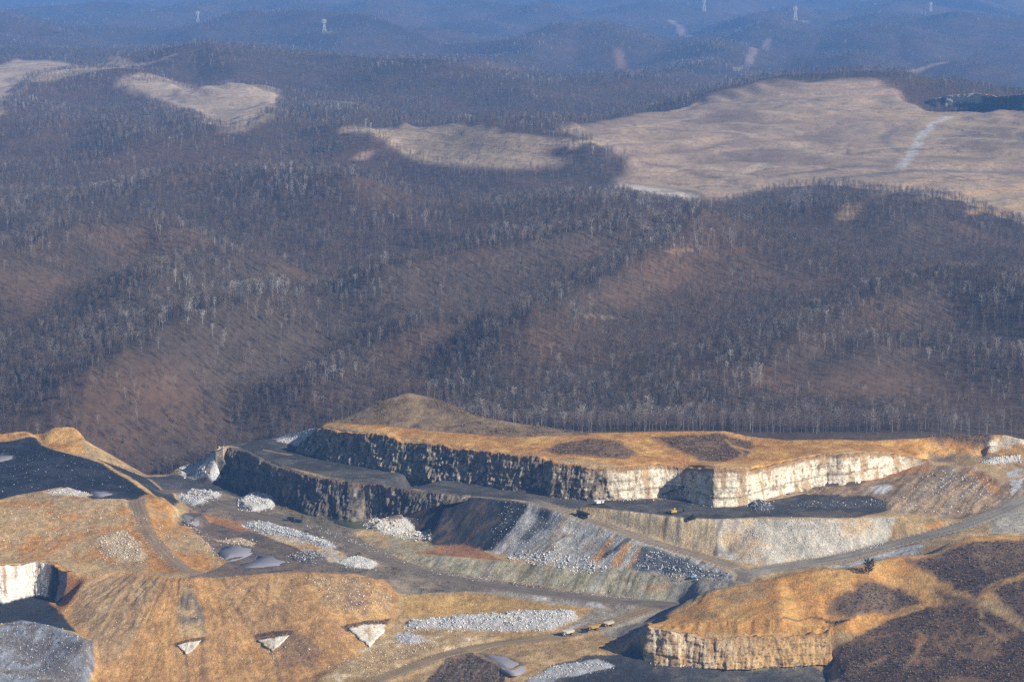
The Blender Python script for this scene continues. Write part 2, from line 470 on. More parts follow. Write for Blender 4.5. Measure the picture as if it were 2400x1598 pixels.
def tin_grid():
    V, Z, E = [], [], []
    for ln in lines:
        prev = None
        for p in ln:
            V.append(Vector((p[0], p[1]))); Z.append(float(p[2]))
            if prev is not None: E.append((prev, len(V) - 1))
            prev = len(V) - 1
    for cx, cy in ((X0 - 60, Y0 - 60), (X1 + 60, Y0 - 60), (X1 + 60, Y1 + 60), (X0 - 60, Y1 + 60)):
        V.append(Vector((cx, cy))); Z.append(-110.0)
    v2, e2, f2, ov, oe, of = delaunay_2d_cdt(V, E, [], 0, 0.05)
    P = np.array([(p.x, p.y) for p in v2])
    src = np.array([(p.x, p.y) for p in V]); sz = np.array(Z)
    z2 = np.zeros(len(P))
    for i, o in enumerate(ov):
        if len(o): z2[i] = np.mean([Z[k] for k in o])
        else:
            d = ((src - P[i]) ** 2).sum(1); k = np.argsort(d)[:3]
            wgt = 1 / (d[k] + 1); z2[i] = (sz[k] * wgt).sum() / wgt.sum()
    H = np.full((ny, nx), -110.0)
    for f in f2:
        a, b, c = P[f[0]], P[f[1]], P[f[2]]
        lo, hi = np.minimum(np.minimum(a, b), c), np.maximum(np.maximum(a, b), c)
        i0, i1 = max(0, int((lo[0] - X0) / DG)), min(nx - 1, int((hi[0] - X0) / DG) + 1)
        j0, j1 = max(0, int((lo[1] - Y0) / DG)), min(ny - 1, int((hi[1] - Y0) / DG) + 1)
        if i1 < i0 or j1 < j0: continue
        den = (b[1] - c[1]) * (a[0] - c[0]) + (c[0] - b[0]) * (a[1] - c[1])
        if abs(den) < 1e-9: continue
        xx, yy = gx[i0:i1 + 1][None, :], gy[j0:j1 + 1][:, None]
        l1 = ((b[1] - c[1]) * (xx - c[0]) + (c[0] - b[0]) * (yy - c[1])) / den
        l2 = ((c[1] - a[1]) * (xx - c[0]) + (a[0] - c[0]) * (yy - c[1])) / den
        l3 = 1 - l1 - l2
        k = (l1 >= -1e-6) & (l2 >= -1e-6) & (l3 >= -1e-6)
        z = l1 * z2[f[0]] + l2 * z2[f[1]] + l3 * z2[f[2]]
        H[j0:j1 + 1, i0:i1 + 1][k] = z[k]
    return H

def blur(a, s):
    r = int(3 * s) + 1
    k = np.exp(-0.5 * (np.arange(-r, r + 1) / s) ** 2); k /= k.sum()
    for ax in (0, 1):
        pad = [(r, r) if i == ax else (0, 0) for i in range(a.ndim)]
        p = np.pad(a, pad, mode='edge')
        n = a.shape[ax]
        a = sum(k[i] * np.take(p, np.arange(i, i + n), axis=ax) for i in range(2 * r + 1))
    return a

GX, GY = np.meshgrid(gx, gy)
H0 = blur(tin_grid(), 1.7)

def bil(H, x, y, x0=X0, y0=Y0, d=DG):
    fx, fy = (np.asarray(x) - x0) / d, (np.asarray(y) - y0) / d
    i = np.clip(fx.astype(int), 0, H.shape[1] - 2); j = np.clip(fy.astype(int), 0, H.shape[0] - 2)
    fx, fy = np.clip(fx - i, 0, 1), np.clip(fy - j, 0, 1)
    return (H[j, i] * (1 - fx) + H[j, i + 1] * fx) * (1 - fy) + (H[j + 1, i] * (1 - fx) + H[j + 1, i + 1] * fx) * fy

def hit(u, v, H=None):
    """first point of the mine ground on the line of sight through photo position u, v"""
    H = H0 if H is None else H
    d = ray(u, v)
    y = np.arange(Y0, Y1 - 2, 0.8)
    x, z = d[0] / d[1] * y, CAM_H + d[2] / d[1] * y
    g = bil(H, np.clip(x, X0, X1), y)
    k = np.argmax(z <= g)
    if not (z <= g).any(): k = len(y) - 1
    return np.array((x[k], y[k], g[k]))

def plan(poly): return [hit(u, v) for u, v in poly]

# colours of the ground itself
ORANGE, RUST, GOLD, TAN, SAND = (.42,.215,.062), (.34,.15,.042), (.47,.275,.090), (.38,.265,.13), (.47,.36,.205)
BRUSH, COAL, DGREY, GREY, LGREY, PALE = (.115,.076,.048), (.02,.021,.024), (.056,.053,.046), (.23,.225,.21), (.40,.41,.42), (.58,.50,.38)
MUD, OLIVE = (.165,.122,.085), (.215,.18,.10)
C = np.empty((ny, nx, 3)); C[:] = TAN
ROUGH = np.full((ny, nx), 0.35)
W1 = fbm(GX, GY, 26, 4, 5); W2 = fbm(GX, GY, 8, 3, 9); W3 = fbm(GX, GY, 90, 3, 3)

def mask(poly, feather=2.0, wob=4.0, pts=None):
    q = plan(poly) if pts is None else pts
    q2 = np.array([p[:2] for p in q])
    m = 14
    i0, i1 = max(0, int((q2[:, 0].min() - m - X0) / DG)), min(nx, int((q2[:, 0].max() + m - X0) / DG) + 1)
    j0, j1 = max(0, int((q2[:, 1].min() - m - Y0) / DG)), min(ny, int((q2[:, 1].max() + m - Y0) / DG) + 1)
    s = (slice(j0, j1), slice(i0, i1))
    sd = poly_sd(GX[s], GY[s], q2) + wob * (W1[s] * .8 + W2[s] * .6)
    return s, sstep(-feather, feather, sd)

def paint(poly, col, feather=2.0, wob=4.0, amt=1.0, rough=None, streak=None, col2=None, mix=0.0):
    """col2: patches of a second soil; streak: (downhill direction u,v pair, spacing m, palette)"""
    s, m = mask(poly, feather, wob)
    c = np.empty(m.shape + (3,)); c[:] = col
    if col2 is not None:
        k = sstep(-.25, .3, W1[s] + .6 * W2[s] + mix)[..., None]
        c = c * (1 - k) + np.array(col2) * k
    if streak is not None:
        (ua, va), (ub, vb), sp, pal = streak
        a, b = hit(ua, va)[:2], hit(ub, vb)[:2]
        d = (b - a) / np.linalg.norm(b - a)
        across = (GX[s] - a[0]) * -d[1] + (GY[s] - a[1]) * d[0]
        along = (GX[s] - a[0]) * d[0] + (GY[s] - a[1]) * d[1]
        t = (across + 1.6 * W1[s]) / sp
        n = fbm(t, along / 60.0, 1.0, 4, 21, .65) * .5 + .5 + .08 * W2[s]
        n = np.clip((n - .22) / .56, 0, .999) * (len(pal) - 1)
        H0[s] += m * 1.3 * (fbm(t * 1.3, along / 45.0, 1.0, 3, 25) )
        pal = np.array(pal); i = n.astype(int); f = (n - i)[..., None]
        c = pal[i] * (1 - f) + pal[np.minimum(i + 1, len(pal) - 1)] * f
    m3 = (m * amt)[..., None]
    C[s] = C[s] * (1 - m3) + c * m3
    if rough is not None: ROUGH[s] = ROUGH[s] * (1 - m) + rough * m

def paint_line(pts, width, col, amt=1.0, feather=1.5, rough=None, wob=1.5):
    q = [hit(u, v) for u, v in pts]
    q2 = np.array([p[:2] for p in q]); m_ = width + 8
    i0, i1 = max(0, int((q2[:, 0].min() - m_ - X0) / DG)), min(nx, int((q2[:, 0].max() + m_ - X0) / DG) + 1)
    j0, j1 = max(0, int((q2[:, 1].min() - m_ - Y0) / DG)), min(ny, int((q2[:, 1].max() + m_ - Y0) / DG) + 1)
    s = (slice(j0, j1), slice(i0, i1))
    d = line_dist(GX[s], GY[s], q) + wob * W2[s]
    m = sstep(width / 2 + feather, width / 2 - feather, d) * amt
    C[s] = C[s] * (1 - m[..., None]) + np.array(col) * m[..., None]
    if rough is not None: ROUGH[s] = ROUGH[s] * (1 - m) + rough * m

# above the upper highwall
paint([(700,1030),(765,985),(955,915),(1200,985),(1500,1008),(1700,1006),(1850,1027),(2150,1024),(2400,1016),(2400,1070),(2180,1072),(2053,1058),(1895,1068),(1755,1095),(1640,1092),(1446,1091),(1265,1068),(1000,1034),(751,1002)], ORANGE, 3, 5, col2=GOLD, mix=-.1, rough=.5)
paint([(762,992),(840,965),(890,940),(955,917),(1010,929),(1060,945),(1110,969),(1200,987),(1380,1011),(1490,1011),(1380,1020),(1300,1021),(1200,1026),(1100,1018),(1000,1008),(940,1002),(830,994)], (.165,.115,.066), 3, 4, col2=(.20,.14,.08), rough=.5)
paint([(1255,1058),(1310,1038),(1390,1026),(1450,1034),(1488,1062),(1470,1075),(1400,1072),(1330,1066)], BRUSH, 5, 8, .9)
paint([(1525,1024),(1600,1020),(1690,1016),(1760,1035),(1770,1048),(1740,1072),(1690,1082),(1640,1075),(1570,1050)], BRUSH, 5, 8, .92)
paint([(2165,1026),(2200,1018),(2310,1016),(2325,1036),(2300,1044),(2200,1036)], BRUSH, 5, 8)
paint([(2316,1058),(2322,1036),(2350,1022),(2400,1030),(2400,1062)], GOLD, 2, 3, col2=PALE)
paint([(1500,1068),(1600,1078),(1690,1086),(1640,1094),(1560,1088)], RUST, 2, 4, .7)
paint_line([(1720,1045),(1770,1060),(1830,1078)], 5, ORANGE); paint_line([(1700,1030),(1740,1060),(1735,1085)], 3, TAN, .6)
# main bench
paint([(530,1044),(560,1037),(640,1027),(700,1022),(712,1050),(871,1090),(1050,1118),(1296,1155),(1446,1169),(1620,1166),(1680,1184),(1760,1178),(1850,1165),(1900,1150),(2050,1160),(2090,1180),(2079,1200),(2000,1213),(1781,1212),(1679,1216),(1600,1213),(1510,1202),(1434,1193),(1331,1184),(1184,1169),(1100,1164),(960,1147),(782,1121),(675,1098),(613,1073),(560,1048)], DGREY, 2, 3, col2=(.085,.08,.07), mix=-.1, rough=.22)
paint([(1830,1192),(1855,1182),(1910,1168),(1960,1166),(2000,1172),(2070,1168),(2085,1178),(2040,1188),(1970,1190),(1900,1184)], COAL, 3, 22, .8, rough=1.6, col2=(.075,.062,.05), mix=-.05)
paint([(1850,1200),(1960,1198),(2070,1200),(2000,1208),(1880,1208)], (.12,.095,.07), 3, 5, .8)
paint_line([(790,1078),(870,1094),(935,1107),(1050,1122),(1200,1146),(1310,1161)], 6, TAN, .75)
paint_line([(800,1105),(940,1124),(1110,1145),(1280,1170),(1440,1182),(1600,1195),(1760,1202)], 16, (.085,.08,.072), .7, 4)
paint_line([(620,1055),(680,1066)], 5, TAN, .6)
paint_line([(660,1035),(700,1040)], 6, TAN, .6)
# right spoil
paint([(1800,1160),(1895,1140),(2053,1116),(2142,1091),(2283,1096),(2346,1128),(2400,1118),(2600,1100),(2600,1150),(2400,1165),(2334,1197),(2244,1216),(2155,1208),(2079,1200),(2080,1170),(2000,1160),(1880,1158)], (.22,.155,.095), 3, 4, col2=TAN, rough=.7, streak=((2206,1092),(2090,1195),7,[(.18,.13,.085),(.24,.17,.10),(.29,.20,.12),(.20,.165,.125),(.30,.235,.16)]))
paint([(1950,1132),(2100,1100),(2180,1090),(2175,1102),(2060,1125),(1980,1142)], RUST, 2, 3, .8)
paint([(2260,1100),(2310,1110),(2350,1140),(2345,1165),(2320,1150)], RUST, 3, 4, .7)
paint([(2040,1140),(2075,1132),(2095,1140),(2080,1155),(2050,1158)], LGREY, 2, 3, .8, rough=.8)
paint([(2400,1095),(2360,1105),(2365,1120),(2400,1112)], LGREY, 2, 3, .8); paint([(2365,1125),(2400,1120),(2400,1150),(2370,1160)], LGREY, 2, 3, .8)
paint([(2180,1066),(2320,1062),(2400,1066),(2400,1086),(2300,1086),(2180,1078)], TAN, 2, 3, col2=(.2,.14,.09))
# gravel face between bench and ramp
paint([(1320,1189),(1434,1195),(1600,1215),(1681,1218),(1681,1304),(1600,1284),(1510,1254),(1434,1228),(1370,1206)], SAND, 2, 2, streak=((1560,1215),(1555,1262),3.5,[TAN,SAND,(.37,.30,.20),(.45,.36,.23),(.33,.25,.15)]))
paint([(1676,1218),(1781,1214),(1883,1217),(2000,1215),(2104,1211),(2073,1278),(2000,1296),(1900,1311),(1800,1325),(1744,1320),(1676,1304)], (.42,.39,.33), 2, 2, rough=1.0, col2=(.40,.30,.18), mix=-.12)
paint([(1700,1240),(1760,1225),(1790,1260),(1780,1320),(1720,1310)], (.38,.27,.155), 6, 10, .6)
paint_line([(2122,1216),(2100,1245),(2078,1270)], 3, (.09,.075,.06), .8)
paint([(2104,1211),(2244,1216),(2240,1228),(2160,1252),(2078,1276)], TAN, 2, 3, col2=RUST, mix=-.2)
paint_line([(1690,1222),(1680,1250),(1677,1300)], 4, (.14,.115,.09), .8); paint_line([(1728,1225),(1715,1260),(1710,1295)], 3, (.16,.13,.10), .5)
# striped dump
paint([(1000,1278),(985,1245),(945,1210),(1040,1182),(1100,1168),(1184,1169),(1281,1184),(1320,1207),(1430,1243),(1520,1276),(1600,1303),(1680,1325),(1722,1350),(1719,1360),(1630,1352),(1434,1334),(1281,1321),(1143,1291),(1071,1278)], (.2,.19,.18), 1.5, 2, rough=.8,
      streak=((1300,1200),(1195,1296),11,[(.06,.06,.06),(.22,.22,.22),(.36,.355,.35),(.28,.27,.25),(.38,.37,.355),(.24,.19,.13),(.36,.35,.33)]))
paint([(945,1212),(1040,1182),(1100,1167),(1184,1169),(1240,1184),(1228,1205),(1195,1250),(1150,1292),(1071,1279),(1000,1278),(985,1245)], COAL, 2, 3, rough=.4, streak=((1180,1172),(1090,1270),9,[(.016,.017,.02),(.022,.023,.026),(.07,.05,.032),(.024,.024,.027),(.045,.044,.042),(.018,.019,.022)]))
paint([(1278,1190),(1306,1200),(1235,1272),(1212,1268)], (.055,.055,.058), 2, 3, .8)
for q in ([(1425,1262),(1445,1258),(1405,1318),(1378,1318)], [(1462,1275),(1480,1272),(1452,1328),(1425,1328)], [(1497,1284),(1512,1284),(1488,1332),(1468,1330)]):
    paint(q, ORANGE, 1.5, 2.5, .85)
paint([(1505,1280),(1600,1306),(1715,1352),(1640,1350),(1560,1344),(1478,1335)], (.075,.078,.085), 2, 3, .92, rough=.9)
paint([(1380,1258),(1430,1262),(1405,1290),(1360,1300)], (.2,.17,.14), 2, 3, .5)
# terrace under the dump
paint([(950,1300),(1027,1300),(1170,1314),(1281,1321),(1434,1334),(1630,1352),(1720,1362),(1650,1420),(1486,1402),(1333,1381),(1231,1365),(1129,1353),(1027,1336),(951,1315)], OLIVE, 2, 2, streak=((1240,1322),(1215,1360),8,[(.26,.23,.15),(.20,.175,.10),(.33,.30,.215),(.23,.20,.12),(.28,.27,.22),(.22,.16,.085)]))
paint([(1560,1350),(1720,1360),(1700,1420),(1580,1410)], (.22,.205,.175), 4, 4, .8)
paint([(955,1297),(1000,1281),(1071,1275),(1130,1288),(1150,1300),(1180,1313),(1104,1307),(1027,1302)], (.24,.115,.05), 2, 3, .95)
paint([(1500,1372),(1560,1360),(1580,1375),(1520,1390)], ORANGE, 3, 4, .4)
# lower floor
paint([(330,1113),(400,1112),(520,1118),(613,1154),(705,1188),(833,1219),(900,1210),(945,1215),(1000,1280),(950,1300),(900,1291),(951,1316),(1129,1354),(1486,1403),(1600,1415),(1560,1450),(1300,1400),(1100,1385),(934,1390),(832,1345),(628,1345),(450,1357),(531,1317),(434,1228),(440,1190)], (.165,.135,.10), 2, 3, col2=(.21,.165,.115), rough=.35)
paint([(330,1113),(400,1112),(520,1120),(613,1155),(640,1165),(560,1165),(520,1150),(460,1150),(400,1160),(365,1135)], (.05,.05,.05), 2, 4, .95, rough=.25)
paint([(640,1163),(705,1190),(800,1222),(860,1222),(840,1240),(720,1225),(660,1200)], (.13,.115,.06), 2, 3, .8)
paint([(650,1165),(690,1180),(715,1195),(690,1200),(655,1190)], (.17,.10,.055), 2, 3, .9)
paint([(620,1252),(700,1262),(790,1290),(830,1310),(780,1318),(700,1300),(640,1270)], PALE, 2, 5, .75, col2=GOLD, rough=.9)
paint([(840,1236),(920,1256),(1000,1262),(1020,1285),(960,1300),(880,1284),(820,1250)], TAN, 3, 4, .9, col2=(.27,.23,.15))
paint([(405,1102),(440,1085),(500,1060),(522,1052),(520,1110),(470,1118),(420,1112)], PALE, 2, 4, .6, col2=GREY, rough=.9)
paint([(640,1028),(690,1014),(735,1004),(745,1010),(712,1046),(690,1040)], PALE, 2, 3, .8, col2=GREY, rough=.9)
# pond bench
paint([(415,1206),(450,1200),(560,1240),(640,1262),(720,1295),(770,1312),(740,1332),(628,1344),(526,1352),(440,1356),(520,1325),(531,1317),(485,1271),(434,1228)], MUD, 2, 4, col2=(.09,.075,.065), mix=-.1, rough=.2)
paint([(440,1190),(470,1200),(560,1225),(600,1240),(570,1246),(480,1220)], GOLD, 2, 4, .7, col2=RUST)
# left coal bench and mound
paint([(-250,1036),(0,1035),(85,1027),(98,1043),(130,1055),(190,1070),(240,1087),(281,1113),(332,1144),(357,1161),(372,1168),(332,1168),(268,1168),(217,1170),(179,1150),(143,1142),(51,1158),(0,1171),(-250,1172)], COAL, 1.5, 2.5, col2=(.03,.032,.037), rough=.25)
paint([(228,1076),(270,1091),(352,1123),(421,1174),(400,1180),(357,1155),(306,1118),(270,1100)], (.03,.031,.033), 1.5, 2)
paint([(-250,1010),(0,1010),(128,995),(175,992),(200,1066),(135,1056),(100,1042),(85,1026),(0,1034),(-250,1036)], ORANGE, 1.5, 2, col2=GOLD, mix=.1, rough=.7)
paint_line([(199,1070),(242,1085),(281,1112),(306,1123),(332,1143),(357,1160),(383,1168)], 5, GOLD, .9, rough=.9); paint_line([(352,1124),(378,1145),(421,1174),(445,1192)], 4, TAN, .8)
paint([(-250,1172),(0,1172),(51,1159),(143,1143),(179,1150),(217,1170),(306,1173),(384,1169),(413,1205),(434,1228),(485,1271),(531,1317),(500,1335),(430,1345),(300,1340),(230,1325),(153,1308),(56,1318),(-250,1322)], ORANGE, 2, 3, col2=(.31,.215,.11), mix=.05, rough=.8)
paint([(-60,1185),(40,1180),(110,1190),(130,1230),(60,1262),(-60,1275)], SAND, 6, 10, .5, col2=TAN)
paint([(235,1258),(290,1240),(330,1275),(345,1310),(290,1320),(240,1295)], (.25,.165,.125), 4, 6, .75, col2=PALE, mix=-.15, rough=1.2)
paint_line([(100,1300),(160,1262),(260,1240)], 12, RUST, .55, 6); paint_line([(30,1310),(130,1265),(220,1180)], 4, (.2,.13,.07), .4)
# fan slope
FA = [(300,1340),(450,1357),(526,1353),(628,1345),(705,1340),(832,1346),(896,1360),(934,1394),(936,1437),(915,1462),(890,1500),(832,1541),(756,1584),(700,1640),(215,1640),(226,1560),(218,1505),(182,1480),(143,1440),(155,1420),(178,1385),(200,1348)]
paint(FA, ORANGE, 2, 3, col2=(.33,.19,.075), rough=.6)
def fan(apex, a0, a1, n, pal, amt, poly):
    s, m = mask(poly, 5, 5)
    q = hit(*apex)
    th = np.arctan2(GX[s] - q[0], -(GY[s] - q[1]))
    r = np.hypot(GX[s] - q[0], GY[s] - q[1])
    t = fbm(th * n + .7 * W1[s], r / 42.0, 1.0, 4, 31, .65) * .5 + .5 + .05 * W2[s]
    t = np.clip((t - .25) / .5, 0, .999) * (len(pal) - 1)
    H0[s] += m * amt * 1.6 * fbm(th * n * .9 + .5 * W1[s], r / 38.0, 1.0, 4, 33, .6)
    pal_ = np.array(pal); i = t.astype(int); f = (t - i)[..., None]
    c = pal_[i] * (1 - f) + pal_[np.minimum(i + 1, len(pal) - 1)] * f
    m3 = (m * amt)[..., None]
    C[s] = C[s] * (1 - m3) + c * m3
fan((440,1290), 0, 0, 26, [(.42,.225,.075),(.37,.205,.075),(.46,.265,.095),(.33,.19,.08),(.43,.24,.085)], .9, FA)
fan((330,1330), 0, 0, 12, [(.25,.20,.13),(.21,.16,.10),(.30,.22,.125),(.17,.12,.075),(.33,.24,.12),(.26,.225,.165)], .65, [(215,1350),(300,1345),(385,1360),(350,1420),(300,1520),(245,1560),(222,1505),(170,1450),(180,1390)])
fan((640,1310), 0, 0, 20, [(.29,.18,.09),(.34,.205,.085),(.24,.15,.08),(.42,.26,.10),(.33,.22,.12)], .6, [(540,1352),(700,1345),(690,1430),(660,1500),(560,1470),(520,1400)])
paint([(428,1368),(445,1372),(480,1430),(482,1490),(420,1486),(412,1440)], (.13,.12,.10), 2.5, 4, .85, col2=TAN, mix=-.1)
paint([(640,1480),(690,1470),(760,1520),(740,1565),(660,1560)], (.19,.12,.065), 5, 6, .7)
paint([(705,1345),(832,1350),(925,1400),(930,1440),(860,1460),(790,1440),(730,1400)], TAN, 4, 6, .6, col2=GOLD, rough=1.0)
paint([(800,1365),(870,1390),(860,1430),(800,1420)], (.23,.14,.10), 4, 6, .5)
for q in ([(405,1508),(440,1498),(480,1494),(478,1503),(440,1507),(412,1516)], [(595,1490),(640,1478),(690,1478),(684,1490),(640,1496),(603,1502)], [(800,1468),(850,1456),(915,1450),(910,1464),(850,1466),(812,1478)]):
    paint(q, (.075,.05,.03), 1.2, 2, .85)  # dark band painted above each white face for overhanging soil and its shadow
for q, wd, a_ in (([(436,1534),(438,1560),(442,1610)],2.5,.7), ([(470,1500),(476,1530),(484,1610)],5,.45), ([(640,1526),(650,1560),(655,1610)],2.5,.7), ([(679,1490),(672,1510),(640,1527)],4,.6), ([(603,1500),(560,1440),(530,1390)],3,.3), ([(905,1480),(866,1516)],4,.6)):
    paint_line(q, wd, (.16,.105,.06), a_, 1.2)
# pit and grey dump, lower left
paint([(-250,1416),(51,1398),(110,1398),(145,1440),(182,1482),(127,1472),(51,1455),(-250,1468)], (.03,.032,.036), 1.5, 2, rough=.3)
paint([(-250,1466),(0,1466),(51,1452),(127,1468),(178,1487),(215,1503),(222,1560),(205,1600),(-250,1640)], (.235,.25,.275), 1.5, 2, col2=(.13,.115,.11), mix=-.12, rough=.9)
paint_line([(-60,1566),(0,1570),(60,1578),(120,1590),(180,1604)], 7, (.17,.14,.11), .9)
paint([(115,1395),(190,1350),(205,1352),(160,1420),(140,1436)], RUST, 2, 3, .9)
# flats in the middle foreground
FL = [(950,1396),(1100,1386),(1300,1408),(1400,1424),(1520,1430),(1560,1470),(1530,1500),(1460,1530),(1400,1560),(1380,1640),(700,1640),(756,1584),(832,1541),(890,1500),(915,1462),(936,1437)]
paint(FL, (.33,.215,.095), 3, 4, col2=TAN, mix=-.05, rough=.3)
paint([(950,1400),(1120,1392),(1300,1412),(1380,1425),(1340,1436),(1150,1440),(1000,1446),(945,1440)], (.36,.225,.075), 3, 4, .9)
paint([(1390,1430),(1500,1420),(1580,1420),(1540,1470),(1490,1490),(1400,1480),(1330,1495),(1280,1500),(1330,1470)], (.22,.20,.165), 3, 5, .9)
paint([(1100,1385),(1250,1388),(1400,1410),(1420,1425),(1330,1420),(1200,1402)], (.24,.225,.20), 2, 5, .8, col2=LGREY, mix=-.2, rough=.7)
paint([(830,1545),(900,1505),(1050,1492),(1140,1500),(1020,1545),(900,1580),(760,1600)], TAN, 4, 6, .7, col2=PALE, mix=-.2, rough=.8)
paint([(925,1490),(960,1478),(1000,1500),(960,1512)], LGREY, 2, 4, .8, rough=.9)
paint([(1000,1595),(1040,1555),(1076,1514),(1104,1526),(1168,1564),(1185,1590),(1180,1640),(980,1640)], (.13,.085,.05), 1.5, 2, rough=.9, streak=((1085,1520),(1040,1590),6,[(.12,.08,.05),(.19,.115,.06),(.055,.045,.035),(.15,.11,.075),(.08,.06,.045)]))
paint([(1230,1640),(1230,1598),(1290,1560),(1380,1535),(1480,1510),(1530,1540),(1700,1556),(1900,1552),(1950,1570),(1940,1640)], (.105,.095,.08), 2, 4, col2=(.05,.05,.05), mix=.1, rough=.6)
paint([(1240,1598),(1300,1560),(1400,1545),(1440,1560),(1350,1585),(1280,1600)], LGREY, 3, 6, .6, rough=.9)
paint([(1600,1552),(1757,1556),(1850,1550),(1880,1560),(1760,1575),(1650,1566)], (.16,.15,.05), 2, 4, .7)
paint([(1310,1556),(1420,1540),(1520,1575),(1600,1600),(1440,1640),(1330,1640)], (.035,.035,.037), 4, 6, .85)
# knoll and near hill
paint([(1518,1472),(1562,1447),(1642,1396),(1757,1370),(1910,1335),(2030,1328),(2116,1302),(2205,1297),(2281,1256),(2600,1258),(2600,1400),(2400,1390),(2170,1426),(2020,1488),(1955,1480),(1757,1490),(1604,1479)], GOLD, 2, 4, col2=ORANGE, rough=.4)
paint([(1540,1468),(1640,1458),(1740,1455),(1833,1450),(1986,1451),(1960,1485),(1757,1490),(1604,1480)], ORANGE, 2, 3, .9, streak=((1760,1452),(1760,1486),3.5,[ORANGE,(.33,.17,.05),GOLD,(.40,.20,.05),(.30,.15,.045)]))
for q, wd in (([(1562,1448),(1640,1412),(1720,1392),(1850,1372),(1960,1352)],3), ([(1580,1462),(1660,1430),(1740,1405)],2), ([(1700,1470),(1760,1430),(1830,1400),(1900,1385)],3), ([(1710,1474),(1780,1434),(1850,1404)],2), ([(1590,1470),(1620,1440),(1640,1420)],2)):
    paint_line(q, wd, (.26,.15,.05), .5, 1)
paint_line([(1830,1450),(1900,1446),(1990,1452)], 2.5, (.08,.05,.03), .8, 1)
paint([(1680,1395),(1757,1382),(1800,1375),(1790,1395),(1720,1420)], OLIVE, 4, 6, .5); paint([(1640,1440),(1680,1432),(1690,1446),(1650,1452)], BRUSH, 5, 8, .7)
paint([(1975,1440),(1950,1432),(1965,1400),(1990,1382),(2050,1362),(2110,1372),(2150,1395),(2165,1415),(2120,1425),(2060,1435),(2000,1445)], BRUSH, 5, 8, 1, col2=(.12,.085,.055), rough=.6)
paint([(2130,1315),(2205,1300),(2240,1276),(2300,1264),(2600,1268),(2600,1330),(2400,1345),(2340,1375),(2290,1402),(2220,1372),(2165,1340)], BRUSH, 5, 8, 1, col2=(.13,.09,.055), rough=.6)
paint([(2190,1370),(2280,1405),(2300,1440),(2210,1415),(2180,1395)], BRUSH, 5, 8, .8, col2=(.14,.10,.06))
paint([(2320,1385),(2400,1352),(2600,1350),(2600,1480),(2400,1470),(2350,1420)], BRUSH, 5, 8, 1, rough=.6)
paint([(1962,1545),(1978,1508),(2020,1486),(2080,1453),(2170,1424),(2280,1412),(2400,1475),(2600,1480),(2600,1640),(1980,1640),(1962,1580)], (.115,.074,.042), 3, 4, 1, col2=(.165,.10,.05), mix=-.1, rough=.6)
paint([(2005,1460),(2050,1437),(2060,1455),(2012,1485)], ORANGE, 2, 3, .9)
for q, wd in (([(2140,1345),(2200,1370),(2260,1395),(2292,1408),(2302,1445)],3), ([(2292,1405),(2310,1380),(2340,1362),(2400,1350)],4), ([(2318,1400),(2350,1425),(2390,1470)],2.5), ([(2320,1395),(2362,1430),(2400,1478)],2), ([(2180,1380),(2200,1415)],4), ([(2300,1460),(2360,1500)],2.5), ([(2150,1480),(2170,1500),(2120,1570)],3)):
    paint_line(q, wd, (.36,.235,.10), .7, 2.5)
paint([(2140,1500),(2160,1485),(2172,1495),(2150,1525)], ORANGE, 2, 3, .5)
paint([(2330,1205),(2400,1190),(2600,1180),(2600,1250),(2400,1250),(2320,1252)], (.36,.33,.27), 2, 3)
paint([(1905,1330),(2000,1316),(2100,1284),(2170,1270),(2160,1296),(2050,1312),(1990,1328)], LGREY, 2, 4, .85, rough=.9)
C *= (1 + .24 * W1 + .20 * W2 + .12 * W3 + .30 * fbm(GX, GY, 3.4, 2, 77))[..., None]
C = np.clip(C, .008, .85)

# ------------------------------------------------------------------ haul roads: lines on the graded ground
def smooth_line(pts, step=5.0):
    P = np.array(pts, float)
    for _ in range(3):
        Q = [P[0]]
        for a, b in zip(P[:-1], P[1:]): Q += [a * .75 + b * .25, a * .25 + b * .75]
        P = np.array(Q + [P[-1]])
    s = np.concatenate(([0], np.cumsum(np.linalg.norm(np.diff(P[:, :2], axis=0), axis=1))))
    k = np.arange(0, s[-1], step)
    return np.stack([np.interp(k, s, P[:, i]) for i in range(P.shape[1])], 1)
ROADS = [  # line of sight positions, width, colour, colour of wheel tracks
 ([(372,1150),(420,1152),(470,1165),(520,1184),(600,1207),(680,1221),(740,1236),(800,1259),(850,1281),(900,1304),(950,1326),(1000,1344),(1100,1363),(1200,1379),(1300,1393),(1400,1404),(1500,1413),(1590,1418)], 18, (.155,.125,.092), (.105,.09,.072)),
 ([(1255,1176),(1293,1187),(1329,1200),(1365,1213),(1434,1235),(1510,1264),(1600,1293),(1680,1315),(1735,1332),(1752,1350),(1742,1366)], 15, (.21,.17,.125), (.15,.125,.095)),
 ([(1752,1345),(1850,1326),(1950,1314),(2073,1281),(2160,1258),(2250,1236),(2330,1204),(2400,1172),(2480,1140)], 20, (.25,.225,.185), (.17,.145,.115)),
 ([(318,1172),(328,1205),(340,1235),(360,1268),(390,1302),(430,1338),(470,1347)], 12, (.21,.155,.10), (.14,.11,.08)),
 ([(880,1598),(960,1565),(1050,1530),(1150,1510),(1300,1492),(1400,1470),(1470,1445),(1530,1420)], 14, (.25,.18,.10), (.20,.15,.095)),
]
road_lines = []
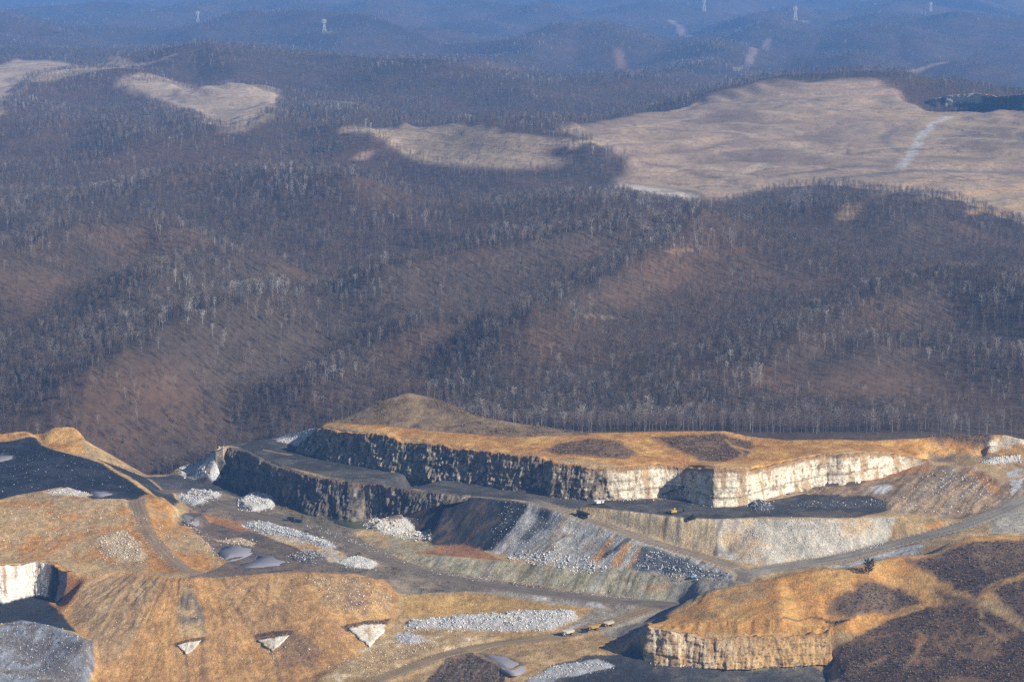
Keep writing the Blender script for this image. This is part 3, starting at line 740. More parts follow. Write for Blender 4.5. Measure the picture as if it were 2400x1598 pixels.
for pts, wd, c1, c2 in ROADS:
    q = np.array([hit(u, v) for u, v in pts])
    q[:, 2] = np.convolve(np.pad(q[:, 2], 1, mode='edge'), [.25, .5, .25], 'valid')
    P = smooth_line(q)
    d = np.full(GX.shape, 1e9); zt = H0.copy()
    i0, i1 = max(0, int((P[:, 0].min() - 40 - X0) / DG)), min(nx, int((P[:, 0].max() + 40 - X0) / DG) + 1)
    j0, j1 = max(0, int((P[:, 1].min() - 40 - Y0) / DG)), min(ny, int((P[:, 1].max() + 40 - Y0) / DG) + 1)
    s = (slice(j0, j1), slice(i0, i1))
    dd, zz = np.full(GX[s].shape, 1e18), np.zeros(GX[s].shape)
    for p in P:
        e = (GX[s] - p[0]) ** 2 + (GY[s] - p[1]) ** 2
        k = e < dd
        dd[k] = e[k]; zz[k] = p[2]
    dd = np.sqrt(dd)
    m = sstep(wd / 2 + 7, wd / 2 + 1, dd)
    H0[s] = H0[s] * (1 - m) + zz * m
    ROUGH[s] *= 1 - sstep(wd / 2 + 3, wd / 2, dd)
    edge = sstep(wd / 2 + 4, wd / 2, dd)[..., None] * .7
    C[s] = C[s] * (1 - edge) + np.array(c1) * edge
    road_lines.append((P, wd, c1, c2))

PONDS = [
 ([(512,1287),(528,1277),(560,1277),(588,1288),(575,1300),(550,1308),(525,1312),(515,1300)], "grey pond beside the stone rim of the orange mound", 'water'),
 ([(560,1322),(590,1312),(605,1302),(640,1303),(675,1316),(655,1326),(610,1330),(570,1332)], "larger grey pond at the brink of the spoil fan", 'water'),
 ([(418,1205),(440,1208),(465,1220),(452,1228),(432,1225)], "small grey pond at the foot of the mound", 'water'),
 ([(1122,1524),(1155,1529),(1193,1537),(1226,1558),(1200,1574),(1172,1564),(1140,1542)], "grey pond behind the small brown spoil mound in the foreground", 'water'),
 ([(762,1214),(800,1217),(845,1222),(870,1222),(862,1234),(830,1240),(790,1230)], "olive green pond at the foot of the dark rock face", 'water_green'),
 ([(0,1065),(30,1068),(28,1078),(-10,1084),(-40,1075)], "pale puddle on the black coal bench at the left edge", 'water'),
 ([(215,1150),(245,1152),(262,1158),(240,1164),(220,1160)], "small puddle at the front of the black coal bench", 'water'),
]
POND_Z = []
for poly, lab_, mt_ in PONDS:
    q2 = np.array([p[:2] for p in plan(poly)])
    z_ = float(np.mean([hit(u, v)[2] for u, v in poly]))
    i0, i1 = max(0, int((q2[:, 0].min() - 30 - X0) / DG)), min(nx, int((q2[:, 0].max() + 30 - X0) / DG) + 1)
    j0, j1 = max(0, int((q2[:, 1].min() - 30 - Y0) / DG)), min(ny, int((q2[:, 1].max() + 30 - Y0) / DG) + 1)
    s = (slice(j0, j1), slice(i0, i1))
    sd = poly_sd(GX[s], GY[s], q2) + 3.0 * W2[s] + 5.0 * W1[s]
    m_ = sstep(-14, -1, sd)
    H0[s] = H0[s] * (1 - m_) + (z_ - .8 * sstep(-1, 3, sd) + .25) * m_
    ROUGH[s] *= 1 - sstep(-8, 0, sd)
    k_ = sstep(-5, 0, sd)[..., None] * .6
    C[s] = C[s] * (1 - k_) + np.array((.12, .10, .08)) * k_
    POND_Z.append(z_ - .1)

# heaps of blasted rock: outline, height, stones, smallest and largest half size, kinds of stone, where
WM, GM, TM, DM = ('st_white', 'st_grey'), ('st_grey', 'st_grey', 'st_white'), ('st_tan', 'st_white', 'st_tan'), ('st_dark', 'st_dark', 'st_grey')
PILES = [
 ([(420,1165),(445,1150),(480,1150),(520,1158),(500,1172),(455,1188),(430,1178)],4,630,0.36,1.33,GM,"the pale heap left of the road's curve"),
 ([(556,1178),(580,1160),(620,1158),(648,1170),(640,1192),(590,1200),(565,1192)],5,840,0.36,1.40,WM,"the white heap under the shaded rock face"),
 ([(565,1230),(590,1220),(640,1228),(700,1245),(770,1268),(790,1285),(760,1285),(700,1262),(620,1250)],3,975,0.36,1.33,GM,"the long pale berm beside the haul road"),
 ([(850,1230),(885,1210),(905,1222),(950,1215),(1000,1245),(1012,1270),(980,1265),(930,1255),(880,1240)],2,640,0.45,1.75,('st_white','st_white','st_tan'),"the boulder field at the toe of the black dump"),
 ([(785,1318),(820,1305),(850,1305),(885,1320),(870,1335),(830,1330)],3,495,0.29,0.94,WM,"the pale heap inside the bend of the haul road"),
 ([(945,1470),(960,1455),(1050,1448),(1150,1440),(1250,1432),(1345,1432),(1352,1450),(1290,1478),(1200,1480),(1100,1474),(980,1476)],5,2850,0.32,1.25,('st_grey','st_grey','st_white','st_white'),"the long grey rock berm on the orange flat"),
 ([(925,1498),(950,1480),(975,1495),(1000,1500),(960,1512)],2,270,0.29,0.94,GM,"the grey heap by the largest triangular face"),
 ([(1190,1300),(1230,1300),(1360,1312),(1434,1322),(1430,1336),(1281,1324),(1200,1308)],0,900,0.36,1.48,GM,"the toe of the striped dump"),
 ([(1520,1290),(1600,1312),(1715,1354),(1640,1352),(1540,1342),(1490,1332)],0,1650,0.32,1.17,DM,"the dark rubble slope below the ramp road"),
 ([(1740,1225),(2000,1220),(2090,1215),(2060,1280),(1900,1308),(1750,1318)],0,3800,0.25,0.80,('st_grey','st_tan','st_white'),"the grey gravel face under the black bench"),
 ([(235,1262),(290,1240),(330,1275),(345,1310),(290,1320),(245,1298)],1,675,0.32,1.17,('st_tan','st_white'),"the stony patch left of the steep track"),
 ([(402,1103),(440,1085),(500,1058),(522,1050),(520,1120),(500,1128),(460,1122),(420,1112)],1,760,0.43,1.72,('st_white','st_tan','st_grey'),"the rubble spur left of the shaded rock face"),
 ([(650,1034),(690,1014),(735,1004),(742,1012),(712,1044),(680,1040)],1,255,0.43,1.56,('st_white','st_grey'),"the rubble at the upper face's left tip"),
 ([(0,1190),(120,1170),(350,1190),(480,1290),(380,1325),(60,1300),(0,1290)],0,1200,0.22,0.86,('st_white','st_tan'),"the orange mound under the coal bench"),
 ([(300,1350),(900,1370),(920,1440),(830,1530),(250,1590),(230,1500)],0,1500,0.20,0.74,('st_white','st_tan'),"the orange spoil fan"),
 ([(705,1350),(850,1358),(920,1400),(905,1450),(800,1430)],0,630,0.29,1.09,('st_white','st_tan'),"the stony shoulder right of the spoil fan"),
 ([(2080,1190),(2200,1100),(2330,1120),(2330,1190),(2240,1210)],0,900,0.29,1.09,('st_white','st_tan'),"the tracked spoil mound at the right"),
 ([(1000,1334),(1130,1352),(1330,1378),(1500,1400),(1490,1408),(1230,1372),(1000,1344)],0,570,0.25,0.78,GM,"the stones along the haul road's far edge"),
 ([(700,1218),(800,1250),(900,1292),(960,1318),(950,1324),(890,1300),(790,1258),(690,1224)],0,495,0.29,0.86,GM,"the pale stones along the upper haul road"),
 ([(760,1560),(900,1505),(1050,1500),(1000,1540),(850,1590)],0,1050,0.22,0.86,TM,"the stony ground at the toe of the spoil fan"),
 ([(0,1470),(51,1456),(127,1472),(178,1490),(212,1506),(218,1560),(190,1590),(0,1590)],0,1350,0.25,0.86,('st_grey','st_grey','st_dark'),"the grey dump at the lower left"),
 ([(495,1263),(560,1260),(600,1273),(592,1282),(520,1270)],1,195,0.36,1.17,TM,"the stone rim of the grey pond"),
 ([(410,1190),(430,1215),(485,1262),(535,1312),(520,1320),(470,1272),(415,1212)],0,390,0.29,0.94,TM,"the pale edge of the orange mound"),
 ([(1520,1545),(1700,1556),(1900,1552),(1880,1566),(1700,1570),(1540,1556)],0,630,0.29,1.17,('st_tan','st_grey','st_dark'),"the foot of the knoll rock face"),
 ([(1990,1560),(2100,1470),(2300,1430),(2390,1500),(2390,1590),(2000,1590)],0,450,0.18,0.55,('st_tan','st_white'),"the brown hill at the lower right"),
 ([(1240,1590),(1300,1560),(1400,1545),(1440,1560),(1350,1585)],1,495,0.29,1.17,('st_grey','st_grey','st_tan'),"the grey slabs at the bottom edge"),
 ([(2300,1085),(2330,1072),(2390,1066),(2394,1080),(2330,1087)],3,330,0.43,1.40,('st_white','st_grey'),"the white heap at the right edge"),
 ([(1755,1180),(1785,1172),(1815,1190),(1790,1199),(1760,1197)],4,390,0.36,1.33,DM,"the dark heap beneath the white rock face"),
 ([(100,1152),(160,1143),(217,1160),(190,1166),(120,1158)],1,180,0.36,1.25,('st_white','st_tan'),"the stones at the front of the coal bench"),
 ([(1840,1188),(1900,1172),(2000,1170),(2080,1172),(2060,1190),(1920,1190)],1,420,.35,1.3,('st_dark','st_dark','st_dark','st_dark','st_tan'),"the coal spill under the right mound"),
 ([(0,1042),(90,1040),(190,1075),(270,1112),(330,1155),(200,1142),(60,1150),(0,1160)],0,420,.25,.8,('st_dark','st_dark','st_dark','st_grey'),"the black coal bench"),
 ([(405,1512),(440,1506),(482,1500),(462,1545),(436,1575),(415,1540)],0,90,.2,.75,('st_white','st_tan'),"the debris under the leftmost triangular face"),
 ([(598,1500),(684,1488),(664,1535),(642,1565),(612,1535)],0,110,.2,.8,('st_white','st_tan'),"the debris under the middle triangular face"),
 ([(808,1474),(912,1462),(900,1500),(866,1550),(830,1515)],0,150,.2,.9,('st_white','st_tan','st_grey'),"the debris under the largest triangular face"),
 ([(700,1050),(782,1072),(871,1090),(1050,1118),(1296,1153),(1390,1167),(1390,1174),(1290,1163),(1050,1126),(871,1098),(700,1056)],0,620,.25,1.1,('st_dark','st_tan','st_dark','st_grey'),"the foot of the upper dark rock face"),
 ([(1390,1167),(1500,1164),(1610,1163),(1676,1183),(1755,1176),(1895,1139),(2060,1112),(2062,1120),(1900,1147),(1760,1184),(1670,1190),(1600,1171),(1390,1174)],0,560,.25,1.1,('st_white','st_tan','st_grey'),"the foot of the white rock face"),
 ([(700,1187),(782,1209),(833,1218),(884,1209),(960,1197),(960,1204),(884,1217),(833,1226),(700,1196)],0,320,.25,1.2,('st_dark','st_grey','st_dark'),"the foot of the lower dark rock face"),
 ([(1184,1171),(1320,1206),(1520,1277),(1500,1330),(1280,1318),(1150,1288)],0,1500,.25,.8,('st_grey','st_white','st_dark'),"the face of the striped dump"),
 ([(670,1300),(740,1290),(770,1308),(730,1322),(690,1315)],2,360,0.29,1.01,('st_dark','st_tan','st_grey'),"the dark stones beside the ponds"),
]
for poly, heap, n_, s0, s1, mats, where in PILES:
    if not heap: continue
    s, m_ = mask(poly, 1.0, 2.0)
    q2 = np.array([p[:2] for p in plan(poly)])
    sd = poly_sd(GX[s], GY[s], q2)
    H0[s] = H0[s] + heap * sstep(-2, 6, sd) * (.75 + .35 * W2[s])
    base = np.array({'st_white': (.50,.49,.46), 'st_grey': (.33,.34,.355), 'st_tan': (.38,.29,.18), 'st_dark': (.07,.072,.078)}[mats[0]])
    C[s] = C[s] * (1 - .85 * m_[..., None]) + base * .85 * m_[..., None]
    ROUGH[s] = ROUGH[s] * (1 - m_) + 1.2 * m_

# relief of the loose ground
H = H0 + ROUGH * (0.9 * fbm(GX, GY, 14, 4, 41, .6) + 0.55 * fbm(GX, GY, 4.2, 2, 47))
gyr, gxr = np.gradient(H0, DG)
SLOPE = np.hypot(gxr, gyr)
keep = np.ones((ny, nx), bool)
idx = np.arange(ny * nx).reshape(ny, nx)
quads = np.stack([idx[:-1, :-1], idx[:-1, 1:], idx[1:, 1:], idx[1:, :-1]], -1).reshape(-1, 4)
inview = (np.abs(GX) < .215 * GY + 25) & (H0 > -108)
qk = (inview[:-1, :-1] & inview[1:, 1:] & inview[1:, :-1] & inview[:-1, 1:]).ravel()
quads = quads[qk]
used = np.zeros(ny * nx, bool); used[quads.ravel()] = True
remap_i = np.cumsum(used) - 1
co = np.stack([GX, GY, H], -1).reshape(-1, 3)[used]
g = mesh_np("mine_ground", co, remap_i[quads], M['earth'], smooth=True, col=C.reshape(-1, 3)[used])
tag(g, "orange and grey stripped ground of the open mine with benches and spoil slopes", kind='structure')

for P, wd, c1, c2 in road_lines:
    tng = np.gradient(P[:, :2], axis=0); tng /= np.linalg.norm(tng, axis=1)[:, None]
    nrm = np.stack([-tng[:, 1], tng[:, 0]], 1)
    offs = np.linspace(-.5, .5, 13)
    wob = 1 + .10 * fbm(P[:, 0], P[:, 1], 30, 3, 61)
    X = P[:, None, 0] + nrm[:, None, 0] * offs[None] * (wd * wob)[:, None]
    Y = P[:, None, 1] + nrm[:, None, 1] * offs[None] * (wd * wob)[:, None]
    Z = bil(H, X, Y) + .22 - .5 * (np.abs(offs) > .47)[None]
    rut = np.exp(-((np.abs(offs) - .2) / .09) ** 2)[None] * (.6 + .4 * fbm(X, Y, 20, 2, 66))
    col = np.array(c1) * (1 - rut[..., None]) + np.array(c2) * rut[..., None]
    run = np.arange(len(P))[:, None] * 5.0
    col = col * (1 + .22 * fbm(X, Y, 12, 3, 67) + .32 * fbm(offs[None] * wd / 2.2 + 0 * run, run / 45.0, 1.0, 3, 68))[..., None]
    Z = Z - .25 * rut
    n, k = X.shape
    ii = np.arange(n * k).reshape(n, k)
    q = np.stack([ii[:-1, :-1], ii[:-1, 1:], ii[1:, 1:], ii[1:, :-1]], -1).reshape(-1, 4)
    o = mesh_np("haul_road", np.stack([X, Y, Z], -1).reshape(-1, 3), q[:, ::-1], M['road'], smooth=True, col=col.reshape(-1, 3))
    tag(o, kind='structure')
    # graded windrow on both edges is part of the ground relief

def ground(x, y): return float(bil(H, np.array([x]), np.array([y]))[0])

# ------------------------------------------------------------------ highwalls
def highwall(name, base, top, palette, label, seed, jagf=1.0, ustep=0.8, rows=40, ends=0.0, brinkc=ORANGE, wave=1.5, rag=.9):
    base, top = np.array(base), np.array(top)
    s = np.concatenate(([0], np.cumsum(np.linalg.norm(np.diff(base[:, :2], axis=0), axis=1))))
    k = np.arange(0, s[-1] + ustep * .5, ustep)
    B = np.stack([np.interp(k, s, base[:, i]) for i in range(3)], 1)
    T = np.stack([np.interp(k, s, top[:, i]) for i in range(3)], 1)
    uu = np.interp(k, s, np.linspace(0, 1, len(s)))
    tn = np.gradient(B[:, :2], axis=0)
    r = 7
    tn = np.stack([np.convolve(np.pad(tn[:, i], r, mode='edge'), np.ones(2 * r + 1) / (2 * r + 1), 'valid') for i in (0, 1)], 1)
    tn /= np.linalg.norm(tn, axis=1)[:, None] + 1e-9
    nm = np.stack([tn[:, 1], -tn[:, 0]], 1)
    t = np.linspace(-.10, 1, rows)[None]
    S = k[:, None] + 0 * t
    jag = (jagf(uu) if callable(jagf) else jagf + 0 * uu)[:, None]
    hz = (T[:, 2] - B[:, 2])[:, None] * t
    # vertical joint blocks, bedding ledges, weathering
    def blocks(width, hgt, sd, amp):
        row = np.floor(hz / hgt + 1.3 * vnoise(S / 23, hz / 60, sd + 7))
        sh = hash2(row.astype(np.int64), np.zeros_like(row, np.int64), sd + 3)
        cx = S / width + sh * 3 + .9 * vnoise(S / (width * 2.1), hz / 30, sd + 1)
        ic = np.floor(cx).astype(np.int64)
        v = hash2(ic, row.astype(np.int64), sd)
        fr = cx - np.floor(cx)
        crack = np.exp(-(np.minimum(fr, 1 - fr) * width / .55) ** 2)
        return amp * v - amp * .45 * crack * (vnoise(S / 9, hz / 7, sd + 9) > .35), v
    d1, v1 = blocks(11.0, 40, seed, 3.0 * jag)
    d2, v2 = blocks(4.2, 8, seed + 20, 2.0 * jag)
    d3, v3 = blocks(2.3, 2.6, seed + 40, 1.1 * jag)
    d1 = d1 * (.35 + .9 * vnoise(S / 40, hz / 30, seed + 11))
    bed = 2.0 * (vnoise(hz / 3.6, S / 40, seed + 60) - .5) * (.2 + .8 * jag) * (.3 + 1.2 * vnoise(S / 30, hz / 12, seed + 61)) + 1.1 * (vnoise(hz / 1.3, S / 18, seed + 64) - .5)
    disp = d1 + d2 + d3 + bed + 2.2 * fbm(S, hz, 7, 4, seed + 80) * jag + 3.0
    disp = disp + wave * fbm(S, hz * .35, 26, 3, seed + 85)
    batter = 3.0 * (1 - np.clip(t, 0, 1)) ** 2
    disp = disp * np.clip(1.15 - .45 * t, .5, 1.2) + batter
    if ends: 
        e = np.clip(np.minimum(k, k[-1] - k) / ends, 0, 1)[:, None]
        disp = disp * e - 3 * (1 - e)
    X = B[:, None, 0] + (T - B)[:, None, 0] * t + nm[:, None, 0] * disp
    Y = B[:, None, 1] + (T - B)[:, None, 1] * t + nm[:, None, 1] * disp
    brink = rag * fbm(S[:, :1], 0 * S[:, :1], 7, 3, seed + 90) + 1.1 * rag * fbm(S[:, :1], 0 * S[:, :1], 24, 2, seed + 95) - .4 * (v2[:, -1:] > .7)
    Z = B[:, None, 2] + hz + np.clip(t, 0, 1) ** 4 * brink
    # the brink rolls back under the soil above it
    back = np.array([(1.5, .35), (4.0, .2), (7.5, -1.2)])
    X = np.concatenate([X, X[:, -1:] - nm[:, :1] * back[None, :, 0]], 1)
    Y = np.concatenate([Y, Y[:, -1:] - nm[:, 1:] * back[None, :, 0]], 1)
    Z = np.concatenate([Z, Z[:, -1:] + back[None, :, 1]], 1)
    col = palette(uu[:, None] + 0 * t, t + 0 * S, S, hz, (v1, v2, v3))
    topc = np.array(brinkc)[None, None] * (1 + .25 * fbm(X[:, -3:], Y[:, -3:], 5, 2, seed))[..., None]
    col = np.concatenate([col, topc], 1)
    n, m = X.shape
    ii = np.arange(n * m).reshape(n, m)
    q = np.stack([ii[:-1, :-1], ii[1:, :-1], ii[1:, 1:], ii[:-1, 1:]], -1).reshape(-1, 4)
    o = mesh_np(name, np.stack([X, Y, Z], -1).reshape(-1, 3), q, M['rock'], col=np.clip(col, .008, .85).reshape(-1, 3))
    return tag(o, label, kind='structure')

def lerp(a, b, f): return np.array(a) * (1 - f[..., None]) + np.array(b) * f[..., None]

ulist = np.array([p[0] for p in UW]); ufr = np.linspace(0, 1, len(UW))
def pal_upper(uu, t, S, hz, v):
    u = np.interp(uu, ufr, ulist)
    white = sstep(1395, 1465, u + 40 * fbm(S, hz, 9, 3, 4))
    n = fbm(S, hz, 7, 4, 14)
    dark = lerp((.12,.095,.065), (.33,.265,.18), np.clip(.5 * v[1] + .5 * v[2] + .4 * n, 0, 1))
    dark = lerp(dark, (.52,.46,.36), sstep(.72, .92, v[2]) * .8)
    dark = lerp(dark, (.028,.026,.024), sstep(.12, .38, fbm(S, hz * .5, 3.2, 3, 13)) * .75)
    wht = lerp((.54,.47,.345), (.70,.635,.50), np.clip(v[1] * .6 + .5 + .5 * n, 0, 1))
    stain = np.clip(sstep(.05, .45, fbm(S, hz * .25, 6, 4, 15)) * .9 + sstep(.25, .55, fbm(S, hz, 2.5, 2, 16)) * .6 + sstep(.78, .95, t + .12 * n), 0, 1)
    wht = lerp(wht, (.34,.20,.085), stain * .8)
    wht = lerp(wht, (.12,.10,.08), sstep(.30, .50, fbm(S, hz, 3.5, 3, 17)) * .7)
    seam = np.exp(-((hz - 9 - 2 * fbm(S, 0 * S, 60, 2, 18)) / .7) ** 2) + .7 * np.exp(-((hz - 17 - 2 * fbm(S, 0 * S, 50, 2, 19)) / .5) ** 2)
    wht = lerp(wht, (.20,.15,.10), np.clip(seam * (vnoise(S / 14, hz, 20) > .3), 0, 1) * .85)
    wht = wht * (.86 + .28 * vnoise(hz / 1.7, S / 90, 23))[..., None]
    c = lerp(dark, wht, white)
    far = sstep(2080, 2170, u)
    c = lerp(c, (.20,.12,.06), far * .85)
    return lerp(c, (.26,.16,.075), sstep(.86, .98, t + .1 * n) * (1 - .3 * white))
highwall("highwall", UB, UT, pal_upper, "long upper rock face, dark and jointed at its left, cream sandstone at its right", 100, lambda f: 1.0 - .62 * sstep(1380, 1480, np.interp(f, ufr, ulist)), ends=6, wave=2.2, rag=1.5)

def pal_lower(uu, t, S, hz, v):
    n = fbm(S, hz, 7, 4, 34)
    c = lerp((.06,.052,.042), (.25,.205,.145), np.clip(.55 * v[1] + .45 * v[2] + .5 * n, 0, 1))
    c = lerp(c, (.42,.40,.36), sstep(.86, .97, v[2]) * sstep(.3, .8, t) * .8)
    c = lerp(c, (.025,.024,.023), sstep(.10, .36, fbm(S, hz * .5, 3.0, 3, 35)) * .75)
    return lerp(c, (.20,.13,.075), sstep(.8, .97, t + .2 * n) * .6)
highwall("highwall", LB, LT, pal_lower, "dark shale rock face below the black bench, deep in shade at its left end", 300, .95, ends=5, brinkc=(.11,.095,.075), wave=2.2, rag=1.4)

def pal_knoll(uu, t, S, hz, v):
    n = fbm(S, hz, 6, 4, 54)
    c = lerp((.36,.22,.09), (.68,.58,.42), np.clip(v[1] * .7 + .3 + .4 * n, 0, 1) * sstep(.8, .15, uu))
    c = lerp(c, (.34,.19,.07), sstep(.0, .4, fbm(S, hz * .3, 5, 3, 55)) * .7)
    c = lerp(c, (.50,.34,.16), sstep(.1, .5, fbm(S, hz, 16, 3, 57)) * .7)
    return lerp(c, (.10,.075,.05), sstep(.25, .5, fbm(S, hz, 3, 3, 56)) * .7)
highwall("highwall", KB, KT, pal_knoll, "low orange and cream rock face around the foot of the orange knoll", 500, .6, ends=3, wave=4.0, rag=2.4)

def pal_pit(uu, t, S, hz, v):
    n = fbm(S, hz, 6, 4, 74)
    c = lerp((.55,.50,.42), (.78,.74,.67), np.clip(v[1] * .6 + .4 + .4 * n, 0, 1))
    c = lerp(c, (.36,.18,.07), sstep(.1, .4, fbm(S, hz * .2, 5, 3, 75)) * .8)
    c = lerp(c, (.035,.035,.04), sstep(.80, .90, uu + .03 * n))
    return lerp(c, (.03,.032,.036), sstep(.12, .05, t + .03 * n))
highwall("highwall", PB, PT, pal_pit, "white sandstone rock face over a black seam at the left edge", 700, .7, ends=4)

# white sandstone faces left open between the fans of spoil
def open_face(pts, label, seed):
    P = [hit(u, v) for u, v in pts]
    c = sum(P) / len(P)
    back = np.array((0, 7.0, -3.0)); fwd = np.array((0, -1.3, .5))
    n = 14
    rim_, mid = [], []
    Q = P + [P[0]]
    for a, b in zip(Q[:-1], Q[1:]):
        for k in range(n): rim_.append(a + (b - a) * k / n)
    rim_ = np.array(rim_); N = len(rim_)
    jr = fbm(rim_[:, 0], rim_[:, 2], 4, 3, seed + 9)
    rim_ = rim_ + (rim_ - c) * (.13 * jr + .09 * fbm(rim_[:, 0], rim_[:, 2], 1.3, 2, seed + 14))[:, None]
    rings, rows = [0.0, .02, .25, .5, .75], []
    for r_ in rings:
        q = rim_ * (1 - r_) + c * r_
        jx = 1.6 * fbm(q[:, 0], q[:, 2], 3.0, 4, seed)
        q = q + (fwd[None] * (1 if r_ > 0 else 0)) + np.array((0, -.9, .3))[None] * (jx * (r_ > 0))[:, None]
        if r_ == 0: q = q + back
        rows.append(q)
    co = np.concatenate(rows + [(c + fwd)[None]])
    f = []
    for k in range(len(rings) - 1):
        for i in range(N):
            j = (i + 1) % N
            f.append((k * N + i, k * N + j, (k + 1) * N + j)); f.append((k * N + i, (k + 1) * N + j, (k + 1) * N + i))
    b0 = (len(rings) - 1) * N
    for i in range(N): f.append((b0 + i, b0 + (i + 1) % N, len(co) - 1))
    nz = fbm(co[:, 0], co[:, 2], 3, 3, seed + 4)
    col = lerp((.66,.61,.52), (.42,.31,.18), sstep(.05, .45, nz))
    o = mesh_np("sandstone_outcrop", co, f, M['rock'], col=col)
    tag(o, label, "rock outcrop", "white rock faces between the spoil fans")
open_face([(412,1512),(440,1505),(471,1501),(452,1524),(436,1534)], "leftmost small white triangular rock face, under the dark streak of the spoil fan", 3)
open_face([(603,1500),(640,1494),(679,1488),(660,1508),(638,1526),(620,1514)], "ragged white triangular rock face in the middle of the orange spoil fan", 5)
open_face([(815,1474),(850,1464),(905,1462),(902,1482),(866,1516),(840,1496)], "largest white triangular rock face, at the right foot of the orange spoil fan", 7)

# ------------------------------------------------------------------ ponds
def pond(poly, z, label, mat):
    """a level sheet of water, wider than its basin: the banks cut its outline"""
    q = np.array([at(u, v, z)[:2] for u, v in poly])
    q = smooth_line(np.vstack([q, q[:1]]), 2.0)[:, :2]
    c = q.mean(0)
    q = c + (q - c) * 1.3
    n = len(q)
    co = [(x, y, z) for x, y in q] + [(c[0], c[1], z)] + [(x, y, z - 2.0) for x, y in q]
    f = [(i, (i + 1) % n, n) for i in range(n)] + [(i, n + 1 + i, n + 1 + (i + 1) % n) for i in range(n)] + [(i, n + 1 + (i + 1) % n, (i + 1) % n) for i in range(n)]
    return tag(mesh_np("pond", co, f, M[mat]), label, kind='structure')
for (poly, lab_, mt_), z_ in zip(PONDS, POND_Z): pond(poly, z_, lab_, mt_)
#@@
# ------------------------------------------------------------------ forested hills behind the mine
ctrl = []
def cp(u, v, d): ctrl.append(at_y(u, v, d))
LEFT = [(1095,2775),(1000,2870),(900,3000),(800,3180),(700,3440),(600,3820),(500,4350),(400,5150),(300,6400),(230,7300),(180,8100),(150,8700),(115,12800),(60,18500),(0,24300),(-100,31000)]
for u in (-350, 0, 350, 700):
    for v, d in LEFT: cp(u, v, d + (0 if v > 150 else 220 * math.sin(u / 260)))
for v, d in [(985,2735),(950,2800),(900,2960),(800,3170),(700,3440),(600,3820),(500,4350),(400,5100),(300,6350),(250,8300),(200,10800),(150,13300),(100,16300),(50,20000),(0,24500),(-100,31000)]: cp(1050, v, d)
for v, d in [(1012,2605),(1003,2640),(960,2740),(900,2910),(800,3170),(700,3420),(600,3700),(540,3880),(495,4050),(330,5150),(300,6300),(250,8900),(200,11300),(150,13600),(100,16500),(50,20100),(0,24500),(-100,31000)]: cp(1400, v, d)
for uu_ in (1700, 2000, 2250):
    dv = {1700: 50, 2000: 30, 2250: 76}[uu_]
    for v, d in [(1011,2605),(1002,2640),(960,2740),(900,2900),(800,3150),(700,3390),(620,3620),(540 + dv * .5,3830),(460 + dv,4000)]: cp(uu_, v, d)
    ctrl.append(at_y(uu_, 460 + dv, 4000) + np.array((0, 300, -55)))
    for v, d in [(430,4760),(350,5150),(270,5650)]: cp(uu_, v, d)
cp(1700, 214, 6150); cp(1800, 190, 6300); cp(1950, 186, 6300); cp(2060, 188, 6250); cp(2200, 258, 5800); cp(1500, 272, 5700); cp(1340, 318, 5200)
for u, d in ((1700,7000),(1900,7200),(2060,7000),(2300,7300)): cp(u, 185, d); ctrl[-1][2] -= 110
for u, d in ((1750,9200),(2000,9400),(2350,9300)): cp(u, 185, d); ctrl[-1][2] -= 120
for u in (1700, 2050, 2400, 2750):
    for v, d in [(150,13400),(100,16400),(50,20100),(0,24500),(-100,31000)]: cp(u, v, d + 250 * math.sin(u / 200))
for u in (2450, 2800):
    for v, d in [(1025,2640),(960,2740),(900,2880),(800,3100),(700,3330),(640,3500),(600,3680)]: cp(u, v, d)
    ctrl.append(at_y(u, 600, 3680) + np.array((0, 280, -50)))
    for v, d in [(520,4480),(430,4800),(340,5080),(262,5550)]: cp(u, v, d)
cp(2280, 240, 6500); cp(2450, 235, 6500); cp(2350, 215, 6800)
for x in (-1500, 1500):
    ctrl.append(np.array((x * .55, 2450, -80)))
ctrl = np.array(ctrl)

def tps(P, z, Q, lam=2.0):
    s = 1000.0
    P, Q = P / s, Q / s
    def U(r2): return r2 * np.log(np.maximum(r2, 1e-12)) * .5
    n = len(P)
    K = U(((P[:, None] - P[None]) ** 2).sum(-1)) + lam * 1e-3 * np.eye(n)
    A = np.zeros((n + 3, n + 3)); A[:n, :n] = K; A[:n, n] = 1; A[:n, n + 1:] = P; A[n, :n] = 1; A[n + 1:, :n] = P.T
    wv = np.linalg.solve(A, np.concatenate((z, np.zeros(3))))
    out = np.empty(len(Q))
    for i in range(0, len(Q), 20000):
        q = Q[i:i + 20000]
        out[i:i + 20000] = U(((q[:, None] - P[None]) ** 2).sum(-1)) @ wv[:n] + wv[n] + q @ wv[n + 1:]
    return out

HX0, HX1, HY0, HY1, HD = -6700.0, 6700.0, 2420.0, 30800.0, 30.0
hx, hy = np.arange(HX0, HX1, HD), np.arange(HY0, HY1, HD)
HGX, HGY = np.meshgrid(hx, hy)
HZ = tps(ctrl[:, :2], ctrl[:, 2], np.stack([HGX.ravel(), HGY.ravel()], 1)).reshape(HGX.shape)

def hit_h(u, v, off=0.0, Hs=None):
    Hs = HZ if Hs is None else Hs
    d = ray(u, v)
    y = np.concatenate((np.arange(2500, 5000, 6.0), np.arange(5000, HY1 - 40, 14.0)))
    x, z = d[0] / d[1] * y, CAM_H + d[2] / d[1] * y
    g = bil(Hs, x, y, HX0, HY0, HD) + off
    k = np.argmax(z <= g) if (z <= g).any() else len(y) - 1
    return np.array((x[k], y[k], g[k] - off))

